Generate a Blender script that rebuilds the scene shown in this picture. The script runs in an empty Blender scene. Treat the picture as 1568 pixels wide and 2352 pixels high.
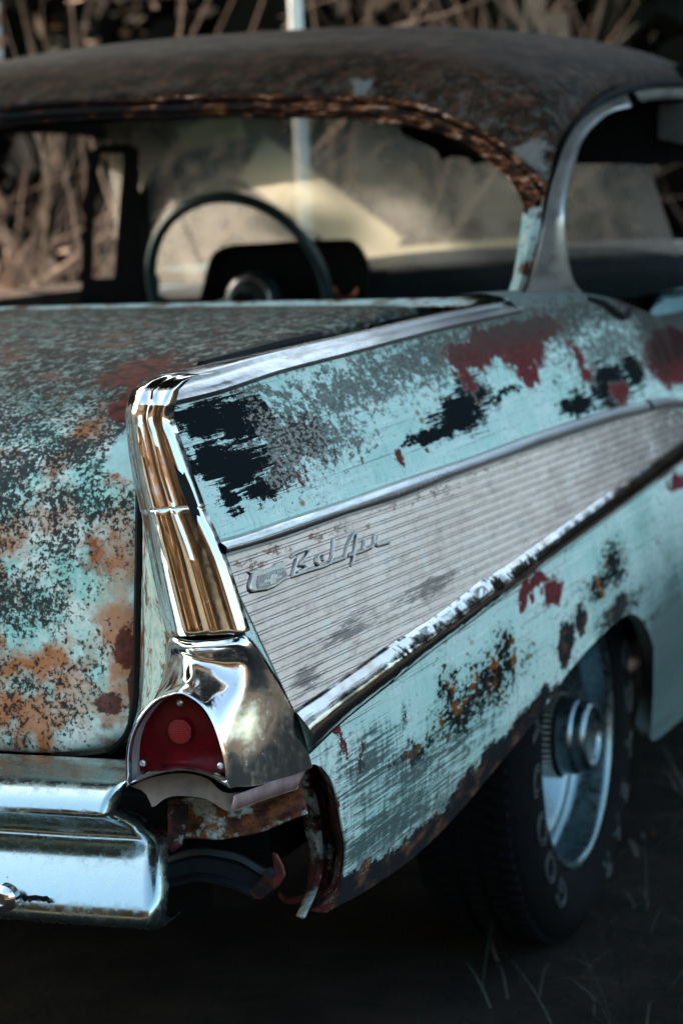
import bpy, bmesh, math, random
import numpy as np
from mathutils import Vector, Matrix
random.seed(7); rng = np.random.default_rng(7)
sc = bpy.context.scene
# ------------------------------------------------------------------ camera
# world frame = the car's frame: X to the car's right, Y forward from the rear bumper, Z up, metres
CAM = np.array([1.8981849, -2.26765484, 1.25314318]); YAW, PITCH, ROLL = 0.37675597, 0.14204802, -0.04465879
FPX = 5693.10092                      # focal length in pixels of a 1568x2352 picture
cy_, sy_, cp_, sp_ = math.cos(YAW), math.sin(YAW), math.cos(PITCH), math.sin(PITCH)
FW = np.array([-sy_*cp_, cy_*cp_, -sp_]); RT = np.array([cy_, sy_, 0.0]); UP = np.cross(RT, FW)
R2 = RT*math.cos(ROLL) + UP*math.sin(ROLL); U2 = np.cross(R2, FW)
cam = bpy.data.objects.new('camera', bpy.data.cameras.new('camera')); sc.collection.objects.link(cam)
cam.matrix_world = Matrix(((R2[0], U2[0], -FW[0], CAM[0]), (R2[1], U2[1], -FW[1], CAM[1]), (R2[2], U2[2], -FW[2], CAM[2]), (0, 0, 0, 1)))
cam.data.sensor_fit = 'VERTICAL'; cam.data.sensor_height = 36.0; cam.data.lens = FPX/2352*36
cam.data.clip_start = 0.05; cam.data.clip_end = 600
cam.data.dof.use_dof = True; cam.data.dof.focus_distance = 2.62; cam.data.dof.aperture_fstop = 5.6
sc.camera = cam
# ------------------------------------------------------------------ light
SUN_EL, SUN_AZ = math.radians(36), math.radians(-68)   # azimuth measured from +Y (car forward) towards +X
w = bpy.data.worlds.new('World'); sc.world = w; w.use_nodes = True
wt = w.node_tree; bg = wt.nodes['Background']; sky = wt.nodes.new('ShaderNodeTexSky')
sky.sky_type = 'NISHITA'; sky.sun_disc = False; sky.sun_elevation = SUN_EL; sky.sun_rotation = SUN_AZ; sky.dust_density = 3.5; sky.ozone_density = 1.3; sky.air_density = .9
tint = wt.nodes.new('ShaderNodeVectorMath'); tint.operation = 'MULTIPLY'; tint.inputs[1].default_value = (.98, 1.0, .84)
wt.links.new(sky.outputs[0], tint.inputs[0]); wt.links.new(tint.outputs[0], bg.inputs[0]); bg.inputs[1].default_value = 0.15
sun = bpy.data.objects.new('sun', bpy.data.lights.new('sun', 'SUN')); sc.collection.objects.link(sun)
sun.data.energy = 4.0; sun.data.angle = math.radians(0.6); sun.data.color = (1.0, 0.86, 0.72)
SD = Vector((math.sin(SUN_AZ)*math.cos(SUN_EL), math.cos(SUN_AZ)*math.cos(SUN_EL), math.sin(SUN_EL)))
sun.rotation_euler = SD.to_track_quat('Z', 'Y').to_euler()
sc.view_settings.view_transform = 'Standard'; sc.view_settings.look = 'None'
sc.view_settings.exposure = 2.35; sc.view_settings.gamma = 1.0
sc.cycles.max_bounces = 8; sc.cycles.glossy_bounces = 4; sc.cycles.transparent_max_bounces = 12
# ------------------------------------------------------------------ geometry helpers
def ray(px, py):
    return R2*((px-784)/FPX) + U2*((1176-py)/FPX) + FW
def onplane(px, py, axis, v):
    d = ray(px, py); t = (v-CAM[axis])/d[axis]; return CAM + d*t
def X(px, py, v): return onplane(px, py, 0, v)
def Y(px, py, v): return onplane(px, py, 1, v)
ZT = [0.0, .33, .40, .50, .60, .68, .78, .86, .93, 1.0, 1.03]
XT = [.80, .862, .886, .908, .912, .903, .882, .862, .835, .800, .785]
def xs(y, z):
    return float(np.interp(z, ZT, XT)) + 0.012*math.sin(min(max(y, 0), 2.5)/2.5*math.pi) * (1 if z > .5 else .6)
_zt = np.linspace(0.2, 1.05, 60); _xt = np.interp(_zt, ZT, XT)
for _ in range(4): _xt[1:-1] = (_xt[:-2]+2*_xt[1:-1]+_xt[2:])/4
ZT, XT = list(_zt), list(_xt)
def S(px, py, off=0.0):
    x = .87
    for _ in range(12):
        p = X(px, py, x); x = xs(p[1], p[2])
    p = X(px, py, x); p[0] += off; return p
def resamp(pts, n):
    pts = np.array(pts, float); d = np.r_[0, np.cumsum(np.linalg.norm(np.diff(pts, axis=0), axis=1))]
    t = np.linspace(0, d[-1], n); return np.stack([np.interp(t, d, pts[:, k]) for k in range(pts.shape[1])], 1)
def smooth(pts, n, it=1):
    """Catmull-Rom through the points, then even resampling"""
    P = np.array(pts, float); Q = []
    if len(P) < 3: return resamp(P, n)
    E = np.vstack([2*P[0]-P[1], P, 2*P[-1]-P[-2]])
    for i in range(1, len(E)-2):
        a, b, c, d = E[i-1], E[i], E[i+1], E[i+2]
        for t in np.linspace(0, 1, 12, endpoint=False):
            Q.append(.5*((2*b)+(-a+c)*t+(2*a-5*b+4*c-d)*t*t+(-a+3*b-3*c+d)*t**3))
    Q.append(P[-1]); return resamp(Q, n)
def crom(rows, k):
    """interpolate a list of equally long rows (Catmull-Rom), k steps between neighbours"""
    A = [np.array(r, float) for r in rows]; E = [2*A[0]-A[1]]+A+[2*A[-1]-A[-2]]; out = []
    for i in range(1, len(E)-2):
        a, b, c, d = E[i-1], E[i], E[i+1], E[i+2]
        for t in np.linspace(0, 1, k, endpoint=False):
            out.append(.5*((2*b)+(-a+c)*t+(2*a-5*b+4*c-d)*t*t+(-a+3*b-3*c+d)*t**3))
    out.append(A[-1]); return out
def grid_faces(nr, nc, close=False):
    F = []
    for i in range(nr-1):
        for j in range(nc-1 if not close else nc):
            F.append((i*nc+j, i*nc+(j+1) % nc, (i+1)*nc+(j+1) % nc, (i+1)*nc+j))
    return F
class MB:
    def __init__(s): s.v, s.f = [], []
    def add(s, v, f):
        o = len(s.v); s.v += [tuple(map(float, p)) for p in v]; s.f += [tuple(i+o for i in q) for q in f]; return s
    def grid(s, rows, close=False):
        return s.add([p for r in rows for p in r], grid_faces(len(rows), len(rows[0]), close))
    def cap(s, loop): s.add(loop, [tuple(range(len(loop)))]); return s
    def tube(s, path, rad, n=8, cap=True, flat=1.0, up=(0, 0, 1)):
        P = [np.array(p, float) for p in path]; rows = []
        for i, p in enumerate(P):
            t = P[min(i+1, len(P)-1)]-P[max(i-1, 0)]; t = t/(np.linalg.norm(t)+1e-9)
            u = np.array(up, float); u = u-t*np.dot(u, t)
            if np.linalg.norm(u) < .05: u = np.cross(t, (1, 0, 0))
            u /= np.linalg.norm(u); b = np.cross(t, u); r = rad[i] if hasattr(rad, '__len__') else rad
            rows.append([p+r*(math.cos(a)*b+math.sin(a)*u*flat) for a in np.linspace(0, 2*math.pi, n, endpoint=False)])
        s.grid(rows, True)
        if cap: s.cap(rows[0][::-1]); s.cap(rows[-1])
        return s
    def box(s, c, d, M=None):
        c = np.array(c, float); V = [np.array([x, y, z])*np.array(d)/2 for x in (-1, 1) for y in (-1, 1) for z in (-1, 1)]
        if M is not None: V = [np.array(M @ Vector(v)) for v in V]
        return s.add([v+c for v in V], [(0, 1, 3, 2), (4, 6, 7, 5), (0, 4, 5, 1), (2, 3, 7, 6), (0, 2, 6, 4), (1, 5, 7, 3)])
    def prism(s, loop, vec):
        n = len(loop); a = [np.array(p, float) for p in loop]; b = [p+np.array(vec, float) for p in a]
        return s.add(a+b, [tuple(range(n))[::-1], tuple(range(n, 2*n))]+[(i, (i+1) % n, n+(i+1) % n, n+i) for i in range(n)])
    def lathe(s, prof, c, axis='X', n=64, sgn=1):
        rows = []
        for r, h in prof:
            row = []
            for a in np.linspace(0, 2*math.pi, n, endpoint=False):
                row.append((c[0]+h*sgn, c[1]+r*math.cos(a), c[2]+r*math.sin(a)))
            rows.append(row)
        return s.grid(rows, True)
    def build(s, name, mat, parent=None, smooth=True, solid=0.0, bevel=0.0, sub=0, angle=40):
        me = bpy.data.meshes.new(name); me.from_pydata(s.v, [], s.f); me.update()
        bm = bmesh.new(); bm.from_mesh(me); bmesh.ops.remove_doubles(bm, verts=bm.verts, dist=1e-5)
        bmesh.ops.recalc_face_normals(bm, faces=bm.faces)
        ca = math.cos(math.radians(angle))
        for e in bm.edges:
            if len(e.link_faces) == 2 and e.link_faces[0].normal.dot(e.link_faces[1].normal) < ca: e.smooth = False
        for fc in bm.faces: fc.smooth = smooth
        bm.to_mesh(me); bm.free()
        o = bpy.data.objects.new(name, me); sc.collection.objects.link(o); o.parent = parent
        if mat is not None: me.materials.append(mat)
        if solid:
            m = o.modifiers.new('solid', 'SOLIDIFY'); m.thickness = solid; m.offset = 0
        if bevel:
            m = o.modifiers.new('bevel', 'BEVEL'); m.width = bevel; m.segments = 3; m.limit_method = 'ANGLE'; m.angle_limit = math.radians(35)
        if sub:
            m = o.modifiers.new('sub', 'SUBSURF'); m.levels = sub; m.render_levels = sub
        return o
def mirror(o, name, parent):
    me = o.data.copy(); me.transform(Matrix.Scale(-1, 4, (1, 0, 0))); me.flip_normals()
    c = bpy.data.objects.new(name, me); sc.collection.objects.link(c); c.parent = parent; return c
def tag(o, label, cat, group=None, kind=None):
    if label: o['label'] = label
    if cat: o['category'] = cat
    if group: o['group'] = group
    if kind: o['kind'] = kind
    return o
def empty(name, loc=(0, 0, 0), rz=0):
    o = bpy.data.objects.new(name, None); sc.collection.objects.link(o); o.location = loc; o.rotation_euler[2] = rz; o.empty_display_size = .1; return o
# ------------------------------------------------------------------ material helpers
class NM:
    def __init__(s, name):
        s.m = bpy.data.materials.new(name); s.m.use_nodes = True; s.t = s.m.node_tree; s.N = s.t.nodes
        s.b = s.N['Principled BSDF']; s.co = s.N.new('ShaderNodeTexCoord').outputs['Object']
    def put(s, sock, v):
        if isinstance(v, bpy.types.NodeSocket): s.t.links.new(v, sock)
        elif isinstance(v, (tuple, list)) and len(v) == 3 and sock.type == 'RGBA': sock.default_value = (*v, 1)
        else: sock.default_value = v
    def math(s, op, a, b=0.0, c=None, clamp=False):
        n = s.N.new('ShaderNodeMath'); n.operation = op; n.use_clamp = clamp; s.put(n.inputs[0], a); s.put(n.inputs[1], b)
        if c is not None: s.put(n.inputs[2], c)
        return n.outputs[0]
    def add(s, a, b): return s.math('ADD', a, b)
    def mul(s, a, b): return s.math('MULTIPLY', a, b)
    def vec(s, op, a, b=(0, 0, 0)):
        n = s.N.new('ShaderNodeVectorMath'); n.operation = op; s.put(n.inputs[0], a); s.put(n.inputs[1], b)
        return n.outputs['Value'] if op in ('LENGTH', 'DOT_PRODUCT') else n.outputs[0]
    def sc(s, k, co=None): return s.vec('MULTIPLY', co or s.co, k)
    def noise(s, scale, k=(1, 1, 1), detail=6, rough=.6, co=None, dist=0.0, color=False):
        n = s.N.new('ShaderNodeTexNoise'); s.put(n.inputs['Vector'], s.sc(k, co)); n.inputs['Scale'].default_value = scale
        n.inputs['Detail'].default_value = detail; n.inputs['Roughness'].default_value = rough; n.inputs['Distortion'].default_value = dist
        return n.outputs['Color' if color else 'Fac']
    def voro(s, scale, k=(1, 1, 1), co=None, feature='F1', out='Distance', rnd=1.0):
        n = s.N.new('ShaderNodeTexVoronoi'); n.feature = feature; s.put(n.inputs['Vector'], s.sc(k, co)); n.inputs['Scale'].default_value = scale
        n.inputs['Randomness'].default_value = rnd
        return n.outputs[out]
    def step(s, v, lo, hi, a=0.0, b=1.0):
        n = s.N.new('ShaderNodeMapRange'); n.clamp = True; s.put(n.inputs[0], v); n.inputs[1].default_value = lo; n.inputs[2].default_value = hi
        s.put(n.inputs[3], a); s.put(n.inputs[4], b); return n.outputs[0]
    def mix(s, f, a, b):
        n = s.N.new('ShaderNodeMix'); n.data_type = 'RGBA'; s.put(n.inputs[0], f); s.put(n.inputs[6], a); s.put(n.inputs[7], b); return n.outputs[2]
    def mixf(s, f, a, b):
        n = s.N.new('ShaderNodeMix'); n.data_type = 'FLOAT'; s.put(n.inputs[0], f); s.put(n.inputs[2], a); s.put(n.inputs[3], b); return n.outputs[0]
    def sep(s, v=None):
        n = s.N.new('ShaderNodeSeparateXYZ'); s.put(n.inputs[0], v or s.co); return n.outputs
    def field(s, blobs, co=None):
        """max over ellipsoids of 1-|(p-c)/r|, in metres of the car's frame"""
        out = None
        for c, r in blobs:
            d = s.vec('MULTIPLY', s.vec('SUBTRACT', co or s.co, tuple(c)), tuple(1.0/q for q in r))
            v = s.math('SUBTRACT', 1.0, s.vec('LENGTH', d))
            out = v if out is None else s.math('MAXIMUM', out, v)
        return out
    def bump(s, h, strength=.3, dist=.001, normal=None):
        n = s.N.new('ShaderNodeBump'); n.inputs['Strength'].default_value = strength; n.inputs['Distance'].default_value = dist
        s.put(n.inputs['Height'], h)
        if normal is not None: s.put(n.inputs['Normal'], normal)
        return n.outputs[0]
    def out(s, color=None, rough=None, metal=None, normal=None, **kw):
        I = s.b.inputs
        if color is not None: s.put(I['Base Color'], color)
        if rough is not None: s.put(I['Roughness'], rough)
        if metal is not None: s.put(I['Metallic'], metal)
        if normal is not None: s.put(I['Normal'], normal)
        for k, v in kw.items(): s.put(I[k.replace('_', ' ')], v)
        return s.m
def sblob(px, py, rx, ry, big=9.0):
    """an ellipse on the body side, centre and radii measured on the photograph"""
    c = S(px, py); ry_ = abs(S(px, py+ry)[2]-c[2]); rx_ = abs(S(px+rx, py)[1]-c[1])
    return (c, (big, max(rx_, .004), max(ry_, .003)))
def yblob(px, py, rx, ry, y, big=9.0):
    c = Y(px, py, y); return (c, (abs(Y(px+rx, py, y)[0]-c[0]), big, abs(Y(px, py+ry, y)[2]-c[2])))
TEAL = (.42, .69, .58)
def mat_side():
    m = NM('side_paint'); x, y, z = m.sep()
    h0 = lambda v: m.math('SUBTRACT', v, .5)
    shift = lambda a, b, c: m.vec('ADD', m.co, (a, b, c))
    g1 = m.noise(105, (1, .35, 1), detail=7, rough=.85); g2 = m.noise(220, (1, .35, 1), detail=4, rough=.8)
    g3 = m.noise(135, (1, .40, 1), detail=4, rough=.7, co=shift(1, 4, 2)); big = m.noise(7, (1, .7, 1), detail=5)
    st = m.noise(30, (1, .16, 4.5), detail=7, rough=.75); st2 = m.noise(80, (1, .12, 3.2), detail=5, rough=.78)
    vs = m.noise(70, (1, 1.2, .22), detail=7, rough=.85, co=shift(0, 3, 1)); vs2 = m.noise(100, (1, .75, .30), detail=6, rough=.85, co=shift(0, 8, 5))
    warp = m.vec('MULTIPLY', m.vec('SUBTRACT', m.noise(14, color=True, detail=6, rough=.75), (.5, .5, .5)), (0, .18, .06))
    cw = m.vec('ADD', m.co, warp)
    strk = m.add(m.mul(h0(st), 1.1), m.mul(h0(st2), 2.0))
    base = m.mix(m.step(big, .40, .62), (.45, .69, .62), (.62, .77, .71))
    base = m.mix(m.step(st, .53, .60, 0, .6), base, (.72, .84, .76))
    base = m.mix(m.step(vs, .53, .62, 0, .6), base, (.26, .47, .41))
    base = m.mix(m.step(vs2, .58, .64, 0, .55), base, (.76, .82, .74))
    base = m.mix(m.step(m.add(g1, m.mul(h0(big), .5)), .58, .64, 0, .55), base, (.17, .30, .27))
    base = m.mix(m.step(m.noise(30, (1, .05, 8), detail=6, rough=.8), .60, .63, 0, .85), base, (.03, .05, .05))
    base = m.mix(m.step(m.add(g2, m.mul(h0(big), .35)), .64, .67, 0, .9), base, (.03, .045, .045))
    # dirt washed down over the fin, specks thick at the top and in the middle
    fg = m.field([sblob(1000, 820, 380, 90), sblob(700, 1000, 200, 120), sblob(640, 1040, 120, 110), sblob(1290, 750, 270, 90), sblob(800, 900, 260, 80), sblob(600, 900, 160, 28), sblob(1400, 800, 150, 90)], cw)
    v = m.add(m.add(m.mul(fg, .34), m.mul(h0(g1), 1.1)), m.add(m.mul(h0(vs2), .9), m.mul(h0(g3), 1.0)))
    g = m.step(v, .12, .17); base = m.mix(m.mul(g, .92), base, m.mix(m.step(g2, .42, .6), (.018, .024, .024), (.17, .16, .145)))
    # second, lighter dirt wash
    base = m.mix(m.mul(m.step(v, -.02, .14), .22), base, (.24, .30, .26))
    # black overpaint dragged on with a dry brush
    fb = m.field([sblob(455, 975, 74, 66), sblob(530, 965, 100, 82), sblob(600, 950, 45, 66), sblob(480, 1055, 66, 66), sblob(550, 1070, 95, 64), sblob(528, 1140, 46, 52), sblob(620, 1115, 80, 32), sblob(412, 960, 24, 50),
                  sblob(1060, 950, 82, 64), sblob(1085, 895, 44, 62), sblob(1000, 1000, 74, 26), sblob(1150, 905, 64, 12), sblob(960, 1010, 50, 14),
                  sblob(1400, 885, 66, 76), sblob(1325, 925, 60, 36), sblob(1452, 850, 30, 66)], cw)
    kb = m.add(m.add(m.mul(fb, 1.5), m.mul(strk, 1.7)), m.add(m.mul(h0(g1), .9), -.30))
    base = m.mix(m.step(kb, -.12, .0, 0, .6), base, (.66, .76, .70))
    base = m.mix(m.step(kb, 0, .05), base, (.005, .008, .010))
    # grey lichen beside the black patch
    lz = m.step(m.add(m.mul(m.field([sblob(612, 985, 40, 110), sblob(690, 1010, 90, 80), sblob(640, 1090, 50, 50)], cw), .55), m.add(m.mul(h0(g3), 1.4), m.mul(h0(g2), 1.0))), .14, .19)
    base = m.mix(m.mul(lz, .9), base, m.mix(m.step(m.noise(260, (1, .4, 1), detail=2), .44, .58), (.022, .022, .020), (.30, .28, .25)))
    # maroon primer showing through
    fm = m.field([sblob(1205, 800, 68, 66), sblob(1110, 800, 100, 44), sblob(1180, 760, 140, 32), sblob(1065, 860, 26, 66), sblob(1210, 855, 28, 46), sblob(1320, 810, 15, 56), sblob(1345, 860, 16, 28),
                  sblob(826, 1063, 10, 16), sblob(918, 1050, 14, 28), sblob(697, 1090, 10, 28), sblob(1540, 820, 75, 90), sblob(1420, 905, 25, 30), sblob(1240, 760, 60, 40),
                  sblob(1270, 1360, 26, 50), sblob(1210, 1365, 16, 44), sblob(787, 1700, 9, 70), sblob(839, 1740, 7, 38), sblob(1235, 1330, 34, 22), sblob(1550, 1110, 24, 28), sblob(770, 1860, 8, 40)], cw)
    km = m.add(m.add(m.mul(fm, 1.7), m.mul(h0(g1), 2.4)), m.add(m.mul(h0(vs2), 1.0), -.26))
    base = m.mix(m.step(km, -.22, .0, 0, .55), base, (.36, .36, .31))
    base = m.mix(m.step(km, 0, .06), base, m.mix(m.step(g1, .35, .65), (.075, .012, .016), (.19, .045, .045)))
    # blistered rust on the lower quarter: many small spots
    fl = m.field([sblob(1130, 1560, 95, 90), sblob(1060, 1630, 90, 70), sblob(1160, 1490, 34, 64), sblob(1030, 1590, 30, 80), sblob(1410, 1300, 46, 80), sblob(1375, 1350, 46, 46), sblob(933, 1625, 16, 32), sblob(930, 1673, 11, 14), sblob(1420, 1400, 70, 46), sblob(960, 1720, 60, 40), sblob(1290, 1250, 30, 30)], cw)
    kl = m.add(m.add(m.mul(fl, .55), m.mul(h0(g3), 1.9)), m.add(m.mul(h0(g2), .5), -.22))
    low = m.step(z, .82, .76)
    base = m.mix(m.mul(m.step(m.add(fl, m.mul(h0(vs), 1.6)), -.10, .45, 0, .45), low), base, (.20, .34, .30))
    base = m.mix(m.mul(m.step(kl, 0, .05), low), base, m.mix(m.step(m.noise(45, (1, .5, 1), detail=3), .52, .60), (.008, .010, .010), (.20, .065, .012)))
    # scrubbed lower corner: brushed grey crosshatch through the teal
    fs = m.field([sblob(900, 1890, 190, 150), sblob(960, 1770, 190, 110), sblob(830, 1960, 70, 130), sblob(1020, 1850, 140, 80), sblob(860, 1760, 110, 110)], cw)
    ks = m.add(m.mul(fs, .42), m.add(m.mul(strk, .85), m.add(m.mul(h0(vs), 1.0), m.mul(h0(g1), .5))))
    base = m.mix(m.mul(m.step(ks, .10, .32), m.mul(low, .88)), base, (.035, .055, .055))
    # bare dark metal along the bottom edge and the wheel arch
    edge = m.field([sblob(*b) for b in ((760, 2075, 90, 60), (860, 2025, 80, 60), (950, 1960, 64, 55), (1020, 1895, 60, 55), (1080, 1820, 54, 60), (1140, 1745, 50, 52), (1190, 1685, 42, 50),
                                        (1235, 1625, 34, 48), (1300, 1480, 20, 66), (1330, 1420, 16, 40), (1425, 1395, 26, 36))], cw)
    ke = m.add(m.add(m.mul(edge, 1.2), m.mul(h0(g1), 1.7)), m.add(m.mul(strk, .35), -.14))
    base = m.mix(m.step(ke, -.2, 0, 0, .5), base, (.40, .50, .45))
    base = m.mix(m.step(ke, 0, .10), base, m.mix(m.step(m.noise(50, (1, .4, 1), detail=6), .5, .66), (.018, .020, .022), (.13, .06, .035)))
    # dull grime over the shoulder and the door
    dg = m.step(m.add(z, m.add(m.mul(h0(vs2), .10), m.mul(h0(g1), .12))), .955, .985)
    base = m.mix(m.mul(m.mul(dg, m.step(y, .45, 1.2)), .85), base, (.06, .055, .045))
    dr = m.mul(m.step(m.add(y, m.mul(h0(big), .3)), 1.72, 1.86), m.step(m.add(z, m.mul(h0(vs2), .10)), .845, .885))
    base = m.mix(m.mul(dr, .93), base, m.mix(m.step(m.noise(20, (1, 1, .3)), .45, .6), (.026, .009, .008), (.035, .030, .024)))
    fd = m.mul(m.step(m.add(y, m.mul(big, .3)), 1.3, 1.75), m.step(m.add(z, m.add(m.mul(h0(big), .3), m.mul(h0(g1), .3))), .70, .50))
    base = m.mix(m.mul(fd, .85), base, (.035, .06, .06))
    # rust freckles
    fr = m.mul(m.step(m.voro(38, (1, .5, 1)), .12, .20, 1, 0), m.step(m.noise(7, co=shift(3, 3, 3)), .54, .6))
    base = m.mix(m.mul(fr, .8), base, (.26, .09, .02))
    h = m.add(m.mul(g1, .8), m.mul(m.step(kb, 0, .05), -.3))
    return m.out(base, rough=.75, normal=m.bump(h, .45, .0014), Specular_IOR_Level=.03)
def mat_lid():
    m = NM('boot_paint'); x, y, z = m.sep()
    n1 = m.noise(11, detail=8, rough=.65)
    base = m.mix(m.step(m.noise(17, detail=8, rough=.75), .44, .58), (.34, .66, .60), (.70, .82, .75))
    base = m.mix(m.step(m.add(m.noise(6.5, detail=7, rough=.6), m.mul(m.noise(45), .2)), .60, .70), base, (.42, .17, .07))
    base = m.mix(m.step(m.add(m.noise(9, detail=8, rough=.65, co=m.vec('ADD', m.co, (3, 1, 2))), m.mul(m.noise(70), .25)), .64, .74), base, (.30, .085, .022))
    pk = m.step(m.add(m.mul(m.field([yblob(250, 1330, 60, 330, .15), yblob(170, 1620, 150, 90, .13), yblob(60, 1210, 120, 50, .15)]), .3), m.noise(26, detail=7, rough=.7)), .53, .68)
    base = m.mix(m.mul(pk, .65), base, (.50, .29, .18))
    # black mould speckle
    a = m.noise(175, detail=6, rough=.78); b = m.noise(19, detail=4, rough=.6)
    up = m.step(z, .60, 1.0, -.03, .075)
    rt = m.mul(m.step(x, .60, .70, 0, -.09), m.step(z, .93, .86))
    k = m.step(m.add(m.add(m.add(a, m.mul(m.math('SUBTRACT', b, .5), .45)), up), rt), .515, .54)
    wh = m.step(m.add(m.mul(m.field([yblob(225, 1055, 62, 85, .16), yblob(270, 1180, 20, 40, .15)]), 1.0), m.mul(m.math('SUBTRACT', m.noise(50, detail=6), .5), 1.2)), .1, .18)
    base = m.mix(wh, base, (.42, .66, .64)); k = m.mul(k, m.math('SUBTRACT', 1.0, m.mul(wh, .93)))
    base = m.mix(m.mul(k, .96), base, m.mix(m.step(m.noise(150), .5, .62), (.016, .020, .021), (.05, .05, .05)))
    # lichen crust over the top
    tp = m.step(m.add(z, m.mul(m.math('SUBTRACT', m.noise(24, (1, .5, 1), detail=7), .5), .12)), .925, 1.0)
    cr = m.mix(m.step(m.noise(110, (.7, .35, 1), detail=6, rough=.82), .50, .60), (.012, .012, .011), (.20, .25, .22))
    cr = m.mix(m.step(m.noise(26, (.5, .5, 1), detail=6, rough=.7, co=m.vec('ADD', m.co, (5, 5, 5))), .55, .66), cr, (.12, .045, .028))
    base = m.mix(m.mul(tp, .93), base, cr)
    # deep red rust
    rd = m.field([yblob(250, 925, 60, 62, .27), yblob(300, 858, 85, 30, .42), yblob(205, 975, 40, 30, .2), yblob(265, 1500, 30, 60, .14), yblob(290, 1590, 14, 60, .14), yblob(215, 985, 26, 20, .17), yblob(240, 1620, 40, 30, .14)])
    kk = m.step(m.add(m.mul(rd, 1.1), m.mul(m.math('SUBTRACT', m.noise(60, detail=6, rough=.75), .5), 1.8)), .10, .3)
    base = m.mix(m.mul(kk, .92), base, m.mix(m.step(m.noise(75), .45, .6), (.11, .022, .016), (.03, .014, .012)))
    h = m.add(m.mul(k, .6), m.mul(m.noise(140, detail=4), .5))
    return m.out(base, rough=.66, normal=m.bump(h, .7, .0015), Specular_IOR_Level=.06)
def mat_roof():
    m = NM('roof_paint'); x, y, z = m.sep()
    n = m.noise(16, (1, .8, 1), detail=8, rough=.7)
    base = m.mix(m.step(n, .42, .64), (.010, .006, .004), (.045, .029, .019))
    base = m.mix(m.step(m.noise(34, detail=7, rough=.7), .52, .68, 0, .7), base, (.12, .05, .03))
    low = m.step(m.add(z, m.mul(m.math('SUBTRACT', n, .5), .1)), 1.43, 1.33)
    base = m.mix(m.mul(low, m.step(m.noise(50, detail=7, rough=.7), .50, .68, 0, .6)), base, (.12, .13, .11))
    pl_ = m.step(m.add(m.field([(Y(1213, 362, 1.55), (.05, .3, .035)), (Y(890, 205, 1.75), (.03, .3, .02))]), m.mul(m.math('SUBTRACT', n, .5), 3.2)), .1, .4)
    base = m.mix(m.mul(pl_, .35), base, (.30, .32, .30))
    return m.out(base, rough=.6, normal=m.bump(m.noise(110, detail=6), .35, .001), Specular_IOR_Level=.03)
def mat_rustteal(name, teal=.5, seed=0, maroon=False):
    m = NM(name); co = m.vec('ADD', m.co, (seed, seed*2, -seed)); n = m.noise(22, detail=8, rough=.72, co=co)
    rust = m.mix(m.step(m.noise(60, detail=6, rough=.7, co=co), .42, .62), (.035, .012, .008), (.20, .07, .022))
    if maroon: rust = m.mix(m.step(m.noise(35, detail=6, rough=.7, co=co), .45, .58), (.014, .012, .012), (.15, .030, .028))
    t = m.mix(m.step(m.noise(90, co=co), .4, .6), (.26, .46, .43), (.50, .56, .52))
    f = m.step(m.add(n, teal-.5), .48, .55)
    sp = m.mul(m.step(m.voro(45, co=co), .18, .3, 1, 0), m.step(m.noise(14, co=co), .5, .55))
    c = m.mix(m.mul(sp, .85), m.mix(f, rust, t), (.16, .055, .02))
    c = m.mix(m.step(m.noise(120, detail=5, rough=.75, co=co), .60, .64), c, (.012, .013, .013))
    return m.out(c, rough=.65, normal=m.bump(m.add(n, m.noise(150, co=co)), .5, .0015), Specular_IOR_Level=.3)
def mat_header():
    m = NM('rusted_channel'); x = m.sep()[0]; n = m.add(m.noise(42, (.5, .5, 1.8), detail=8, rough=.85), m.step(x, -.3, .35, -.09, -.01))
    c = m.mix(m.step(n, .49, .52), (.007, .006, .006), (.16, .05, .014))
    c = m.mix(m.step(n, .545, .565), c, (.46, .17, .045)); c = m.mix(m.step(n, .575, .59), c, (.66, .62, .56))
    return m.out(c, rough=.7, normal=m.bump(n, .6, .003), Specular_IOR_Level=.08)
def mat_chrome(name='chrome', rough=.06, wav=.25, dirt=.3, col=(.80, .82, .83), wscale=22, pit=.6, wd=.002):
    m = NM(name); n = m.noise(wscale, detail=3, rough=.5); d = m.noise(70, detail=7, rough=.75)
    r = m.step(d, .45, .75, rough, rough+dirt)
    sp = m.mul(m.step(m.voro(70), .07, .12, 1, 0), m.step(m.noise(9), .5, .6))
    c = m.mix(m.mul(sp, pit), col, (.05, .04, .035)); c = m.mix(m.step(d, .62, .8, 0, dirt), c, (.35, .32, .29))
    return m.out(c, rough=r, metal=m.math('SUBTRACT', 1.0, m.mul(sp, pit)), normal=m.bump(n, wav, wd))
def mat_trim(name='dull_trim'):
    m = NM(name); d = m.noise(30, (1, .15, 1), detail=7, rough=.7); y = m.sep()[1]
    r = m.add(m.step(d, .4, .7, .16, .34), m.step(y, .25, .8, -.06, .12))
    c = m.mix(m.step(d, .5, .72), (.50, .51, .52), (.30, .28, .27))
    return m.out(c, rough=r, metal=.95, normal=m.bump(m.noise(26, (1, .5, 1), detail=4), .22, .002))
def mat_dent():
    m = NM('dented_trim'); y = m.sep()[1]; d = m.noise(50, detail=6, rough=.7)
    a = m.mul(m.noise(13, (1, .8, 1.2), detail=2, rough=.45, dist=1.6), m.mul(m.step(y, .28, .40), m.step(y, 1.15, .85)))
    b = m.mul(m.noise(8, (1, 1, 1), detail=2), .9)
    c = m.mix(m.step(m.noise(9, detail=3), .45, .65), (.58, .58, .58), (.46, .36, .29))  # warm patches put copper reflections into the metal colour
    return m.out(c, rough=m.step(d, .35, .8, .07, .16), metal=1.0, normal=m.bump(m.add(a, b), .55, .005))
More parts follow.
